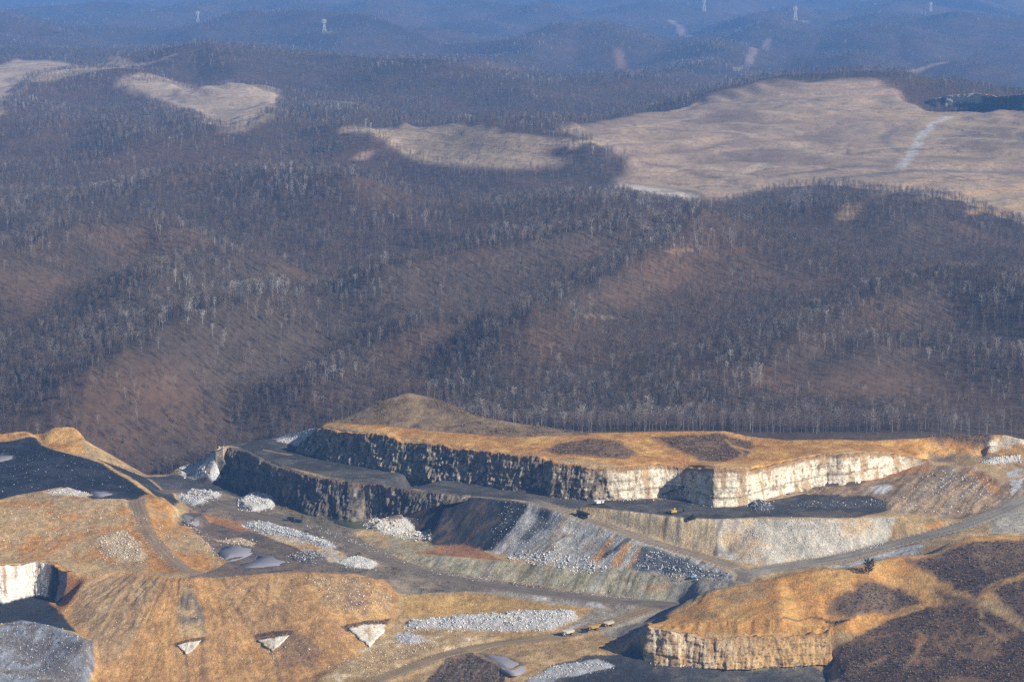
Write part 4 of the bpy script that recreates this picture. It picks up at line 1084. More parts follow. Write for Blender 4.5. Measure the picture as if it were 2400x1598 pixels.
RIDGES = [([(900,622),(1050,584),(1180,562),(1350,535),(1480,514)],30,95),
 ([(1650,505),(1570,562),(1480,617),(1300,705),(1210,765)],25,85),
 ([(-100,620),(0,590),(100,555),(200,520),(330,505),(470,520)],25,90),
 ([(350,674),(450,620),(510,602),(640,590)],22,80),
 ([(180,920),(330,830),(420,780),(560,720),(700,660)],24,90),
 ([(380,405),(560,398),(700,413),(860,425)],24,110),
 ([(40,315),(150,287),(250,283),(350,330)],32,130),
 ([(-60,300),(0,262),(90,205),(200,178),(300,190),(400,250),(500,325)],30,170),
 ([(330,165),(400,130),(465,107),(530,135),(610,180)],60,200),
 ([(560,310),(640,240),(720,235),(830,270)],34,150),
 ([(700,170),(800,140),(900,120),(1020,112)],65,230),
 ([(1080,245),(1180,185),(1280,140),(1400,113),(1490,160)],75,240),
 ([(1560,235),(1640,190),(1750,120),(1860,62),(1920,50)],70,230),
 ([(2000,175),(2090,112),(2180,150),(2320,175)],52,190),
 ([(330,70),(480,50),(620,40),(760,82),(900,60)],60,300),
 ([(1420,60),(1560,40),(1650,32),(1780,10)],60,260), ([(2060,60),(2190,34),(2400,10)],55,260),
 ([(780,312),(880,312),(1000,303),(1080,300),(1180,320),(1330,334)],28,110),
 ([(2480,690),(2300,660),(2150,670),(2000,715),(1850,790),(1700,880)],20,85),
 ([(1000,760),(900,800),(800,860),(720,930)],18,80),
 ([(-60,120),(80,95),(200,80),(300,110)],70,260), ([(150,60),(300,35),(420,20)],70,300), ([(560,120),(640,100),(720,120)],50,240), ([(850,70),(1000,40),(1120,60)],70,280), ([(1120,90),(1230,70),(1330,60)],60,280), ([(1980,110),(2060,80),(2150,75)],55,250), ([(2250,100),(2330,75),(2450,80)],60,260), ([(500,10),(700,-5),(900,10)],60,300), ([(1080,20),(1250,0),(1400,15)],60,300),
 ([(2480,820),(2250,780),(2050,800),(1900,860)],16,80)]
add = np.zeros_like(HZ)
for pts, A, wd in RIDGES:
    q = [hit_h(u, v, A) for u, v in pts]
    far_k = np.mean([p[1] for p in q]) / 4000.0
    A, wd = A * (2.4 if far_k < 1.3 else 1.45), wd * (1.12 if far_k < 1.3 else 1.15 + .5 * (far_k - 1.3))
    if max(v for u, v in pts) < 250 and min(v for u, v in pts) < 165 and pts[0] != (330, 165):
        q = []
        for u, v in pts:
            y = .84 * np.interp(v, [0, 50, 100, 150, 200, 250], [24500, 20000, 16400, 13400, 11000, 8600])
            q.append(at_y(u, v, y))
        P = smooth_line(q, 60.0)
        base_ = bil(HZ, P[:, 0], P[:, 1], HX0, HY0, HD)
        Ai = 1.6 * np.clip(P[:, 2] - base_ - 12, 60, 320)
        wd = .042 * P[:, 1].mean()
        for p, a_ in zip(P[::2], Ai[::2]):
            e = np.sqrt((HGX - p[0]) ** 2 + (HGY - p[1]) ** 2)
            add = np.maximum(add, a_ * np.exp(-(e / wd) ** 1.35))
        continue
    q = [hit_h(u, v, A) for u, v in pts]
    P = smooth_line(q, 20.0)
    d = line_dist(HGX, HGY, P[::2])
    add = np.maximum(add, A * np.exp(-(d / wd) ** 1.35))
HZ = HZ + add * sstep(2650, 2980, HGY + 250 * sstep(-60, -260, HGX))

def hplan(poly): return np.array([hit_h(u, v)[:2] for u, v in poly])
GR1 = [(1325,312),(1400,290),(1480,273),(1640,232),(1690,216),(1750,203),(1800,190),(1890,193),(1960,188),(2050,192),(2100,207),(2190,258),(2400,262),(2700,262),(2700,560),(2400,545),(2320,520),(2200,478),(2080,455),(1950,440),(1800,448),(1660,480),(1560,486),(1450,458),(1440,425),(1480,408),(1440,362),(1390,345)]
GR2 = [(800,309),(880,309),(935,324),(1000,302),(1080,299),(1170,317),(1335,333),(1282,347),(1262,365),(1335,380),(1200,397),(1060,394),(960,374),(925,342),(885,320)]
GR3 = [(-300,152),(0,152),(130,146),(330,150),(240,166),(150,184),(80,192),(30,230),(0,268),(-300,300)]
GR4 = [(270,196),(400,188),(540,190),(660,212),(640,270),(570,312),(520,312),(430,262),(340,215)]
clear = np.zeros_like(HZ); sparse = np.zeros_like(HZ)
WB = fbm(HGX, HGY, 160, 4, 105)
for q in (GR1, GR2, GR3, GR4):
    sd = poly_sd(HGX, HGY, hplan(q))
    clear = np.maximum(clear, sstep(-12, 12, sd + 22 * WB))
# hills grow broader and higher towards the mountains
def relief_at(k):
    return 20 * k * fbm(HGX / k, HGY / k, 420, 4, 111, .55) + (46 if k < 1.5 else (60 if k < 2.5 else 82)) * k ** 1.15 * (0.3 - np.abs(fbm(HGX / k + .35 * HGY / k, HGY / k * .8, 480, 3, 117, .45)))
r1_, r2_, r3_ = relief_at(1.0), relief_at(1.9), relief_at(3.0)
b1_, b2_ = sstep(5600, 7400, HGY), sstep(9000, 12000, HGY)
relief = (r1_ * (1 - b1_) + r2_ * b1_) * (1 - b2_) + r3_ * b2_
near_fade = sstep(2680, 2900, HGY)
HZ = HZ + relief * near_fade * (1 - .72 * clear)
m_in = (HGY < Y1 - 4) & (np.abs(HGX) < X1 - 4)
mz = bil(H0, np.clip(HGX, X0, X1), np.clip(HGY, Y0, Y1))
mine_here = m_in & (mz > -45) & (HGY < 2745)
HZ = np.where(m_in & (HGY < 2600), np.minimum(HZ, mz - 6), HZ)

# fan of rows, finer near the mine
ys = [2470.0]
while ys[-1] < 30400: ys.append(ys[-1] * 1.0037)
ys = np.array(ys); th = np.linspace(-.225, .225, 420)
YY, TT = np.meshgrid(ys, th, indexing='ij'); XX = YY * TT
# colours of the hill ground
FLOOR, FLOOR2 = (.088,.056,.037), (.070,.053,.041)
GRASS, GRASS2, GRASS3 = (.30,.222,.155), (.23,.17,.13), (.36,.27,.17)
n1, n2, n3 = fbm(XX, YY, 300, 4, 121), fbm(XX, YY, 90, 4, 125), fbm(XX, YY / 2.5, 120, 4, 129)
HC = lerp(FLOOR2, FLOOR, sstep(-.3, .3, n1 + .4 * n2))
gcol = lerp(lerp(GRASS, GRASS3, sstep(-.1, .5, n1)), GRASS2, sstep(.0, .45, n3 + .3 * n2))
CLR = bil(clear, XX, YY, HX0, HY0, HD); WBM = fbm(XX, YY, 160, 4, 105)
HC = HC * (1 - CLR[..., None]) + gcol * CLR[..., None]
def hpaint(poly, col, f=10, wob=16, amt=1.0):
    q = hplan(poly)
    HC[:] = (lambda m: HC * (1 - m) + np.array(col) * m)(sstep(-f, f, poly_sd(XX, YY, q) + wob * WBM)[..., None] * amt)
    return sstep(-f, f, poly_sd(HGX, HGY, q) + wob * WB)
def hline(pts, wd, col, amt=1.0):
    q = smooth_line([hit_h(u, v) for u, v in pts], 25.0)
    HC[:] = (lambda m: HC * (1 - m) + np.array(col) * m)(sstep(1.7 * wd, .5 * wd, line_dist(XX, YY, q) + .3 * wd * n2)[..., None] * amt)
    return sstep(wd, wd * .3, line_dist(HGX, HGY, q))
SHRUB = (.12,.088,.075)
for q in ([(1600,285),(1700,262),(1790,270),(1800,285),(1700,300)], [(1540,340),(1590,325),(1595,335),(1560,345)], [(1870,330),(1930,310),(1985,335),(1950,345)], [(1640,370),(1750,350),(1830,345),(1940,365),(1960,390),(1800,385)], [(2210,320),(2280,300),(2390,303),(2360,350),(2300,360),(2200,340)], [(1790,190),(1890,193),(1880,210),(1800,205)], [(2200,370),(2330,365),(2300,378)]):
    hpaint(q, SHRUB, 16, 34, .5)
hpaint(GR4, (.36,.28,.20), 16, 20, .7); hpaint(GR3, (.40,.31,.22), 16, 20, .7)
hpaint(GR2, (.37,.285,.185), 14, 18, .75)
hpaint([(960,335),(1000,310),(1080,306),(1150,325),(1220,345),(1120,352),(1010,348)], (.25,.18,.13), 14, 18, .6)
for q, wd, c in (([(1345,345),(1450,335),(1560,330),(1700,345)],9,(.36,.28,.20)), ([(1500,380),(1620,400),(1760,440)],9,(.16,.125,.10)), ([(1700,310),(1820,330),(1960,365),(2100,372),(2250,395)],9,(.37,.29,.21)), ([(1800,420),(1900,400),(2000,390),(2100,393)],9,(.15,.12,.10)), ([(1620,250),(1720,240),(1840,238)],9,(.16,.13,.11)), ([(1560,300),(1640,312),(1760,320)],9,(.16,.125,.105)), ([(1480,300),(1560,285),(1660,272)],9,(.37,.29,.21)), ([(2200,330),(2300,325),(2400,330)],9,(.37,.30,.21)), ([(2100,300),(2060,330),(2110,360)],9,(.17,.14,.12)), ([(1940,262),(2020,268),(2100,270),(2170,264),(2230,275)],14,(.40,.27,.16)), ([(2110,395),(2145,350),(2155,335),(2160,315),(2190,290),(2225,272)],9,(.42,.40,.39)),
                 ([(2155,335),(2250,300),(2400,288)],10,(.30,.25,.18)), ([(1850,470),(1950,420),(2060,405),(2200,400),(2400,402)],12,(.16,.14,.12)), ([(2050,465),(2120,438),(2200,420),(2400,415)],14,(.42,.29,.16)),
                 ([(1500,440),(1570,440),(1640,462)],14,(.13,.115,.10)), ([(1460,440),(1520,445),(1580,460),(1625,475)],24,(.48,.43,.37)), ([(1650,290),(1750,295),(1830,298),(1900,315)],8,(.33,.26,.19)),
                 ([(1560,380),(1640,385),(1720,412),(1800,420)],8,(.36,.29,.20)), ([(1680,432),(1760,395),(1800,385)],8,(.33,.26,.19)), ([(2000,235),(2060,222),(2120,218)],9,(.36,.23,.15)), ([(1820,250),(1900,240),(1980,225)],9,(.20,.16,.14)),
                 ([(1980,510),(2100,480),(2250,455),(2400,440)],14,(.40,.27,.14)), ([(2280,500),(2400,480)],12,(.42,.28,.13)), ([(800,309),(880,309),(960,318),(1000,322),(1030,350)],10,(.38,.29,.19)), ([(1330,335),(1270,347),(1220,362)],10,(.38,.27,.18)),
                 ([(0,175),(80,178),(180,165),(330,150)],26,(.42,.32,.24)), ([(290,200),(400,198),(520,202)],20,(.38,.30,.22)), ([(340,152),(405,130)],14,(.34,.25,.18))):
    hline(q, wd, c, .85)
cl2 = np.zeros_like(clear)
for q, wd, c in (([(1802,92),(1795,110),(1760,135),(1725,165)],14,(.22,.17,.14)), ([(2135,170),(2180,155),(2222,148)],18,(.36,.24,.14)), ([(1575,50),(1600,72),(1612,88)],20,(.30,.23,.19)), ([(1445,120),(1460,150),(1480,175)],18,(.22,.13,.09)), ([(740,243),(790,240),(830,244)],14,(.32,.24,.18)),
                 ([(755,76),(790,78)],10,(.30,.22,.18)), ([(1862,46),(1890,50)],14,(.38,.30,.22)), ([(845,372),(860,360)],16,(.34,.22,.15))):
    cl2 = np.maximum(cl2, hline(q, wd, c, .9))
for q in ([(930,612),(1050,586),(1150,582),(1160,600),(1080,610),(960,622)], [(1350,738),(1420,700),(1520,640),(1600,600),(1650,590),(1640,620),(1560,680),(1480,720),(1400,745)], [(1350,590),(1440,570),(1520,555),(1480,580),(1400,610),(1340,620)], [(300,870),(420,850),(520,900),(430,980),(260,1010),(240,940)], [(40,690),(160,640),(240,660),(140,720),(30,760)], [(230,1000),(330,960),(420,1020),(380,1100),(260,1080)],
          [(1800,640),(1980,640),(2100,700),(2250,740),(2100,740),(1900,700)], [(1650,880),(1900,860),(2150,850),(2350,880),(2380,960),(2100,960),(1800,920)]):
    sparse = np.maximum(sparse, hpaint(q, (.135,.08,.052), 40, 70, .45))
hline([(1370,740),(1400,744),(1440,742)], 4, (.30,.24,.18), .5); hline([(1570,592),(1600,588),(1640,585)], 5, (.28,.19,.10), .5)
HC *= (1 + .16 * n2)[..., None]

ZZ = bil(HZ, XX, YY, HX0, HY0, HD) + 1.2 * fbm(XX, YY, 30, 3, 131) * sstep(2700, 2900, YY)
CC = np.clip(HC, .01, .8)
wz = ZZ + 10 * fbm(XX, YY, 260, 3, 133)
ZZ = ZZ + 2.6 * np.sin(wz * 2 * math.pi / 12.0) * CLR * sstep(4300, 4800, YY)
n, m = XX.shape
ii = np.arange(n * m).reshape(n, m)
q = np.stack([ii[:-1, :-1], ii[:-1, 1:], ii[1:, 1:], ii[1:, :-1]], -1).reshape(-1, 4)
tag(mesh_np("hills", np.stack([XX, YY, ZZ], -1).reshape(-1, 3), q, M['hill'], smooth=True, col=CC.reshape(-1, 3), attrs={'grass': bil(clear, XX, YY, HX0, HY0, HD)}), "rolling wooded hills and reclaimed grass slopes behind the mine", kind='structure')

def hz(x, y): return float(bil(HZ, np.array([x]), np.array([y]), HX0, HY0, HD)[0])

# far highwall beside the grass hill
fb = [hit_h(u, v) for u, v in ((2170,246),(2215,250),(2250,254),(2290,252),(2340,256),(2400,258),(2470,258))]
ft = [p + np.array((0, 10, (6, 20, 27, 29, 25, 28, 24)[i])) for i, p in enumerate(fb)]
fl = np.linspace(0, 1, len(fb)); fu = np.array([2170,2215,2250,2290,2340,2400,2470])
def pal_far(uu, t, S, hz_, v):
    u = np.interp(uu, fl, fu)
    n = fbm(S, hz_, 14, 4, 94)
    c = lerp((.03,.04,.04), (.10,.10,.09), np.clip(v[1] + .3 * n, 0, 1))
    k = sstep(2215, 2225, u) * sstep(2312, 2300, u) * sstep(.2, .4, t + .3 * n) + sstep(.86, .95, t + .1 * n) * sstep(2180, 2220, u) * sstep(2340, 2310, u)
    return lerp(c, (.50,.42,.30), np.clip(k, 0, 1))
highwall("highwall", [p - np.array((0, 6, 4)) for p in fb], ft, pal_far, "far dark rock face with a pale band, at the right edge beyond the grass hill", 900, 1.0, 2.5, 26, ends=12)

# ------------------------------------------------------------------ trees
def tree_geo(seed, h=22.0, nb=24, nt=3, tw=.20, crown_r=4.6, low=.38, bw=.22):
    """(trunk, crown): a leafless broad tree with upswept limbs and twig sprays"""
    r = random.Random(seed)
    tr, cr = MB(), MB()
    lean = Vector((r.uniform(-.6, .6), r.uniform(-.6, .6), 0))
    pts = [(Vector((0, 0, -1.5)), .36), (Vector((0, 0, h * .3)) + lean * .3, .26), (Vector((0, 0, h * .62)) + lean, .17), (Vector((0, 0, h * .93)) + lean * 1.5, .07)]
    for (a, ra), (b, rb) in zip(pts[:-1], pts[1:]):
        k = 4; o = len(tr.v)
        for p, rr in ((a, ra), (b, rb)):
            tr.v += [tuple(p + Vector((math.cos(i * 6.283 / k) * rr, math.sin(i * 6.283 / k) * rr, 0))) for i in range(k)]
        tr.f += [(o + i, o + (i + 1) % k, o + k + (i + 1) % k, o + k + i) for i in range(k)]
    def blade(a, b, wd):
        d = b - a
        s = d.cross(Vector((r.uniform(-1, 1), r.uniform(-1, 1), r.uniform(-.4, .4))))
        if s.length < 1e-4: return
        s = s.normalized() * wd / 2
        cr.add([a - s, a + s, b], [(0, 1, 2)])
    for i in range(nb):
        f = low + (1 - low) * (i + r.random()) / nb * .93
        a = Vector((0, 0, h * f)) + lean * min(1.5, f * 1.7)
        an = i * 2.399 + r.uniform(-.4, .4)
        prof = math.sin(math.pi * min(1, max(.08, (f - low) / (1.12 - low)) ** .75)) * .75 + .3
        L_ = crown_r * prof * r.uniform(.65, 1.1)
        b = a + Vector((math.cos(an) * L_, math.sin(an) * L_, L_ * r.uniform(.35, .95)))
        blade(a, b, bw)
        for k in range(nt):
            p = a.lerp(b, r.uniform(.35, .95))
            q = p + Vector((math.cos(an + r.uniform(-1.2, 1.2)), math.sin(an + r.uniform(-1.2, 1.2)), r.uniform(.2, 1.1))) * r.uniform(1.0, 2.3)
            blade(p, q, tw)
    return tr, cr

def pine_geo(seed, h=17.0):
    r = random.Random(seed)
    tr, cr = MB(), MB()
    tr.bar((0, 0, -1), (0, 0, h * .95), .4, .08)
    for i in range(60):
        f = .12 + .86 * i / 60
        L_ = (1 - f) * 3.4 + .5
        an = i * 2.399 + r.uniform(-.3, .3)
        a = Vector((0, 0, h * f)); b = a + Vector((math.cos(an) * L_, math.sin(an) * L_, -L_ * r.uniform(.1, .35)))
        s = (b - a).cross(Vector((0, 0, 1))).normalized() * r.uniform(.6, 1.0) * (.4 + L_ * .18)
        mid = a.lerp(b, .6)
        cr.add([a, mid - s, b, mid + s, mid + Vector((0, 0, .5))], [(0, 1, 4), (1, 2, 4), (2, 3, 4), (3, 0, 4)])
    return tr, cr

proto = bpy.data.collections.new("forest_kinds")       # not linked to the scene
def add_proto(name, tr, cr):
    b = MB(); b.add(tr.v, tr.f); b.add(cr.v, cr.f)
    proto.objects.link(bpy.data.objects.new(name, b.mesh(name, M['inst'])))
for i in range(5): add_proto("tree_%d" % i, *tree_geo(i + 1, 19 + 2 * (i % 3), 28, 4, .27, 4.4 + .4 * (i % 3), .34 + .06 * (i % 3), .27))
for i in range(3): add_proto("tree_%d" % (5 + i), *tree_geo(30 + i, 20, 18, 2, .55, 4.6, .34, .5))
for i in range(2): add_proto("tree_%d" % (8 + i), *pine_geo(50 + i))

def instancer(name, pts, idx, rot, scl, tint, coll, label, kind='stuff'):
    me = bpy.data.meshes.new(name)
    me.vertices.add(len(pts)); me.vertices.foreach_set("co", np.asarray(pts, np.float32).ravel())
    for nm, ty, arr in (("idx", 'INT', idx), ("rot", 'FLOAT', rot), ("scl", 'FLOAT_VECTOR', scl), ("tint", 'FLOAT_COLOR', tint)):
        a = me.attributes.new(nm, ty, 'POINT')
        key = {'INT': "value", 'FLOAT': "value", 'FLOAT_VECTOR': "vector", 'FLOAT_COLOR': "color"}[ty]
        a.data.foreach_set(key, np.asarray(arr, np.int32 if ty == 'INT' else np.float32).ravel())
    o = link(bpy.data.objects.new(name, me))
    ng = bpy.data.node_groups.new(name + "_nodes", 'GeometryNodeTree')
    ng.interface.new_socket("Geometry", in_out='INPUT', socket_type='NodeSocketGeometry')
    ng.interface.new_socket("Geometry", in_out='OUTPUT', socket_type='NodeSocketGeometry')
    gi, go = ng.nodes.new("NodeGroupInput"), ng.nodes.new("NodeGroupOutput")
    iop = ng.nodes.new("GeometryNodeInstanceOnPoints")
    ci = ng.nodes.new("GeometryNodeCollectionInfo")
    ci.inputs[0].default_value = coll; ci.inputs[1].default_value = True; ci.inputs[2].default_value = True
    def na(ty, nm):
        x = ng.nodes.new("GeometryNodeInputNamedAttribute"); x.data_type = ty; x.inputs[0].default_value = nm; return x.outputs[0]
    cx = ng.nodes.new("ShaderNodeCombineXYZ"); er = ng.nodes.new("FunctionNodeEulerToRotation")
    lk = ng.links.new
    lk(gi.outputs[0], iop.inputs["Points"]); lk(ci.outputs[0], iop.inputs["Instance"])
    iop.inputs["Pick Instance"].default_value = True
    lk(na('INT', "idx"), iop.inputs["Instance Index"])
    lk(na('FLOAT', "rot"), cx.inputs[2]); lk(cx.outputs[0], er.inputs[0]); lk(er.outputs[0], iop.inputs["Rotation"])
    lk(na('FLOAT_VECTOR', "scl"), iop.inputs["Scale"])
    lk(iop.outputs[0], go.inputs[0])
    md = o.modifiers.new("scatter", 'NODES'); md.node_group = ng
    return tag(o, label, kind=kind)

# woods thickened away from the sun to deepen slope shade; crests carry the pale crowns
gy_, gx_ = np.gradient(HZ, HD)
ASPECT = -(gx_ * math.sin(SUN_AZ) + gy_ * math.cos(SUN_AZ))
CREST = HZ - blur(HZ, 5)
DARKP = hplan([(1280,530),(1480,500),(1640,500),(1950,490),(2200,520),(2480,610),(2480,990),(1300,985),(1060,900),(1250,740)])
SILW = np.array([at(*p) for p in SIL_L + [(340,1113,-31),(400,1112,-31)] + SIL_M + SIL_R])
P_all = []
for y0, y1, sp in ((2600, 3600, 5.7), (3600, 4700, 6.6), (4700, 7200, 9.2), (7200, 11500, 15.0), (11500, 18000, 25.0), (18000, 27000, 42.0)):
    ax, ay = np.meshgrid(np.arange(-.215 * y1, .215 * y1, sp), np.arange(y0, y1, sp))
    x = (ax + rng.uniform(-.55, .55, ax.shape) * sp).ravel(); y = (ay + rng.uniform(-.55, .55, ax.shape) * sp).ravel()
    k = np.abs(x) < .212 * y + 20
    x, y = x[k], y[k]
    z = bil(HZ, x, y, HX0, HY0, HD)
    cl = np.maximum(bil(clear, x, y, HX0, HY0, HD), bil(cl2, x, y, HX0, HY0, HD)); spd = bil(sparse, x, y, HX0, HY0, HD)
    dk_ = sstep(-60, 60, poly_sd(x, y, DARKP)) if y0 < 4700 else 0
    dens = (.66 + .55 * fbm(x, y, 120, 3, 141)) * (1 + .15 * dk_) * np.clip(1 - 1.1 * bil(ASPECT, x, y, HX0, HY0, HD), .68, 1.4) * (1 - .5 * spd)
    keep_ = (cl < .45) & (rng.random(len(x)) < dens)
    shrub_ = (cl >= .45) & (rng.random(len(x)) < .02 + .07 * (fbm(x, y, 140, 3, 145) > .25)) & (y > 4500)
    keep_ |= shrub_
    inm = (y < Y1 - 5) & (np.abs(x) < X1 - 5)
    gm = bil(H, np.clip(x, X0, X1), np.clip(y, Y0, Y1))
    ysil = np.interp(x / y, SILW[:, 0] / SILW[:, 1], SILW[:, 1])      # the woods begin right behind the edge of the mine
    keep_ &= (y > ysil + 2.5)
    z = np.where(inm & (gm > z) & (gm > -60), gm, z)
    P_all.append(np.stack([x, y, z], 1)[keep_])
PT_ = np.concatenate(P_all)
# the trees that show largest become things of their own: nearest ones whose foot is in sight
def row_of(p): # photo row and column of a point
    q = p - np.array((0, 0, CAM_H)); f = q[:, 1] * CP - q[:, 2] * SP; up = q[:, 1] * SP + q[:, 2] * CP
    return 1200 + FPX * q[:, 0] / f, 799 - FPX * up / f
uu_, vv_ = row_of(PT_)
head = PT_.copy(); head[:, 2] += 16
hu, hv = row_of(head)
sil_u = np.array([p[0] for p in SIL_L[1:]] + [340, 400] + [p[0] for p in SIL_M + SIL_R]); sil_v = np.array([p[1] for p in SIL_L[1:]] + [1113, 1112] + [p[1] for p in SIL_M + SIL_R])
sv = np.interp(uu_, sil_u, sil_v)
shows = (uu_ > 8) & (uu_ < 2392) & (hv < sv - 6)
order = np.argsort(np.where(shows, PT_[:, 1], 1e9))[:296]
single = np.zeros(len(PT_), bool); single[order] = True
rest = PT_[~single]
N = len(rest)
yy = rest[:, 1]
kind_n = fbm(rest[:, 0], rest[:, 1], 180, 3, 151); rr = rng.random(N)
idx = np.where(yy < 4600, rng.integers(0, 5, N), rng.integers(5, 8, N))
ever = (rr < .004) | ((rr < .10) & (kind_n > .55))
idx = np.where(ever, rng.integers(8, 10, N), idx)
t0 = np.array([(.13,.107,.09), (.142,.098,.07), (.066,.06,.055), (.23,.205,.185), (.38,.355,.33)])
pick = np.clip((rng.random(N) + .25 * kind_n + .10 * fbm(rest[:, 0], rest[:, 1], 60, 2, 155) + np.clip(.013 * bil(CREST, rest[:, 0], rest[:, 1], HX0, HY0, HD), -.13, .15)) * 4.0, 0, 4.99)
pick = np.where(pick > 4.6, 4, np.where(pick > 3.75, 3, np.clip(pick / 1.25, 0, 2.99))).astype(int)
tint = np.ones((N, 4)); tint[:, :3] = t0[pick] * rng.uniform(.6, 1.4, (N, 1))
tint[ever, :3] = np.array((.022,.038,.018))
sc = rng.uniform(.46, .82, N) * (1 - .25 * bil(sparse, rest[:, 0], rest[:, 1], HX0, HY0, HD))
scl = np.stack([sc * rng.uniform(.85, 1.15, N), sc * rng.uniform(.85, 1.15, N), sc], 1)
scl *= np.where(bil(clear, rest[:, 0], rest[:, 1], HX0, HY0, HD) > .45, .36, 1.0)[:, None]
scl *= np.where(yy > 11500, 2.0, np.where(yy > 7200, 1.3, 1.0))[:, None]; scl[yy > 7200, 2] *= .7; scl[yy > 11500, 2] *= .75; scl[yy > 18000] *= 1.5
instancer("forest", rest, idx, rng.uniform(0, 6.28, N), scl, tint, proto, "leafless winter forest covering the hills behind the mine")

geos = {}
for pale in (0, 1):
    for i in range(5):
        tr, cr = tree_geo(200 + i + 10 * pale, 20 + 1.2 * i, 34, 4, .19, 4.0 + .3 * i, .32 + .04 * (i % 3), .24)
        geos[pale, i] = (tr.mesh("trunk", M['trunk_pale' if pale else 'trunk']), cr.mesh("crown", M['twig_pale' if pale else 'twig']))
def place_tree(p, key, s, rz, label, group, name="bare_tree"):
    t = empty(name, p, rz); t.scale = (s, s, s)
    tag(t, label, "tree", group)
    for nm, me in zip(("trunk", "crown"), geos[key]):
        link(bpy.data.objects.new(nm, me), t)
    return t
SECT = [(0, 100, "at the left edge"), (100, 200, "beyond the orange knoll"), (200, 330, "beyond the coal bench"), (330, 420, "in the wooded valley gap"), (420, 560, "behind the rubble spur"), (560, 760, "behind the black bench"), (760, 860, "at the brown knoll's left foot"), (860, 960, "left of the brown knoll's top"), (960, 1060, "right of the brown knoll's top"), (1060, 1160, "on the brown knoll's right slope"), (1160, 1280, "near the brown knoll's right end"), (1280, 1400, "where the brown knoll runs out"),
        (1400, 1500, "left of the orange hump"), (1500, 1600, "behind the orange hump"), (1600, 1700, "behind the large brush patch"), (1700, 1800, "behind the orange dip"), (1800, 1900, "over the white face's left part"), (1900, 2000, "over the white face's middle"), (2000, 2100, "over the white face's right part"), (2100, 2200, "over the white face's thin end"), (2200, 2300, "behind the last brush patch"), (2300, 2401, "behind the orange cut")]
for j in order:
    p, u = PT_[j], uu_[j]
    pale = 1 if rng.random() < .22 else 0
    where = next(s for a, b, s in SECT if a <= u < b)
    depth = "in front row" if p[1] < 2640 + (90 if u < 1300 else 0) else "farther back"
    tall = rng.random() < .5
    s = rng.uniform(.80, .98) if tall else rng.uniform(.58, .74)
    lab = "%s %s bare tree %s, %s" % ("tall" if tall else "short", "pale" if pale else "dark", depth, where)
    place_tree(p + np.array((0, 0, -.3)), (pale, int(rng.integers(0, 5))), s, rng.uniform(0, 6.28), lab, "bare trees along the forest edge")
for i in range(2):
    tr, cr = pine_geo(60 + i); geos['pine', i] = (tr.mesh("trunk", M['trunk']), cr.mesh("crown", M['needles']))
EVER = [(2386,572,"dark conifer standing alone on the crest at the right edge"), (2081,785,"small green pine in the woods, leftmost of the pines on the right hill"), (2161,800,"small green pine in the woods, second of the row on the right hill"), (2267,792,"small green pine in the woods, third of the row on the right hill"), (2389,820,"green pine at the right edge of the woods, last of the row"),
        (735,362,"leftmost pine of the dark clump below the grass clearing"), (752,360,"second pine of the dark clump below the grass clearing"), (768,357,"third pine of the dark clump below the grass clearing"), (784,354,"fourth pine of the dark clump below the grass clearing"), (680,366,"lone pine left of the dark clump below the grass clearing"),
        (748,690,"left pine of the small green pair in the middle woods"), (770,698,"right pine of the small green pair in the middle woods"), (2236,520,"dark pine just under the wooded crest on the right")]
for k, (u, v, lab) in enumerate(EVER):
    p = hit_h(u, v)
    place_tree(p, ('pine', k % 2), 1.0 + .1 * (k % 3) + (.5 if v < 400 else 0), k * 1.3, lab, "pines among the bare woods", "pine_tree")
tr, cr = tree_geo(300, 13, 70, 7, .5, 5.0, .12, .4)
geos['dark', 0] = (tr.mesh("trunk", M['black']), cr.mesh("crown", M['black']))
kp = hit(2036, 1346, H)
t = place_tree(kp, ('dark', 0), 1.0, .6, "lone black tree on the crest of the orange knoll, its shadow to the left", None)

# dry brush on the stripped knolls
bp_ = bpy.data.collections.new("brush_kinds")
for i in range(3):
    r = random.Random(i); b = MB()
    for k in range(9):
        an = k * 2.4; h_ = r.uniform(.6, 1.5); e = r.uniform(.3, .9)
        a = Vector((math.cos(an) * .25, math.sin(an) * .25, -.1)); c = Vector((math.cos(an) * e, math.sin(an) * e, h_))
        s = Vector((-math.sin(an), math.cos(an), 0)) * .22
        b.add([a - s, a + s, c], [(0, 1, 2)])
    bp_.objects.link(bpy.data.objects.new("brush_%d" % i, b.mesh("brush_%d" % i, M['inst'])))
BR = np.linalg.norm(C - np.array(BRUSH)[None, None], axis=-1) < .05
BR &= (C[..., 0] > C[..., 2] * 1.45) & (ROUGH > .3)
jj = np.argwhere(BR & (np.abs(GX) < .2 * GY))
jj = jj[rng.random(len(jj)) < .30]
bx = gx[jj[:, 1]] + rng.uniform(-.8, .8, len(jj)); by = gy[jj[:, 0]] + rng.uniform(-.8, .8, len(jj))
bz = bil(H, bx, by); nb_ = len(bx)
bt = np.ones((nb_, 4)); bt[:, :3] = np.where(rng.random((nb_, 1)) < .35, np.array([[.30,.20,.10]]), np.array([[.10,.068,.045]])) * rng.uniform(.7, 1.3, (nb_, 1))
bs = rng.uniform(.5, 1.25, nb_)
instancer("dry_brush", np.stack([bx, by, bz], 1), rng.integers(0, 3, nb_), rng.uniform(0, 6.28, nb_), np.stack([bs, bs, bs], 1), bt, bp_, "brown winter brush and weeds on the knolls of the mine")
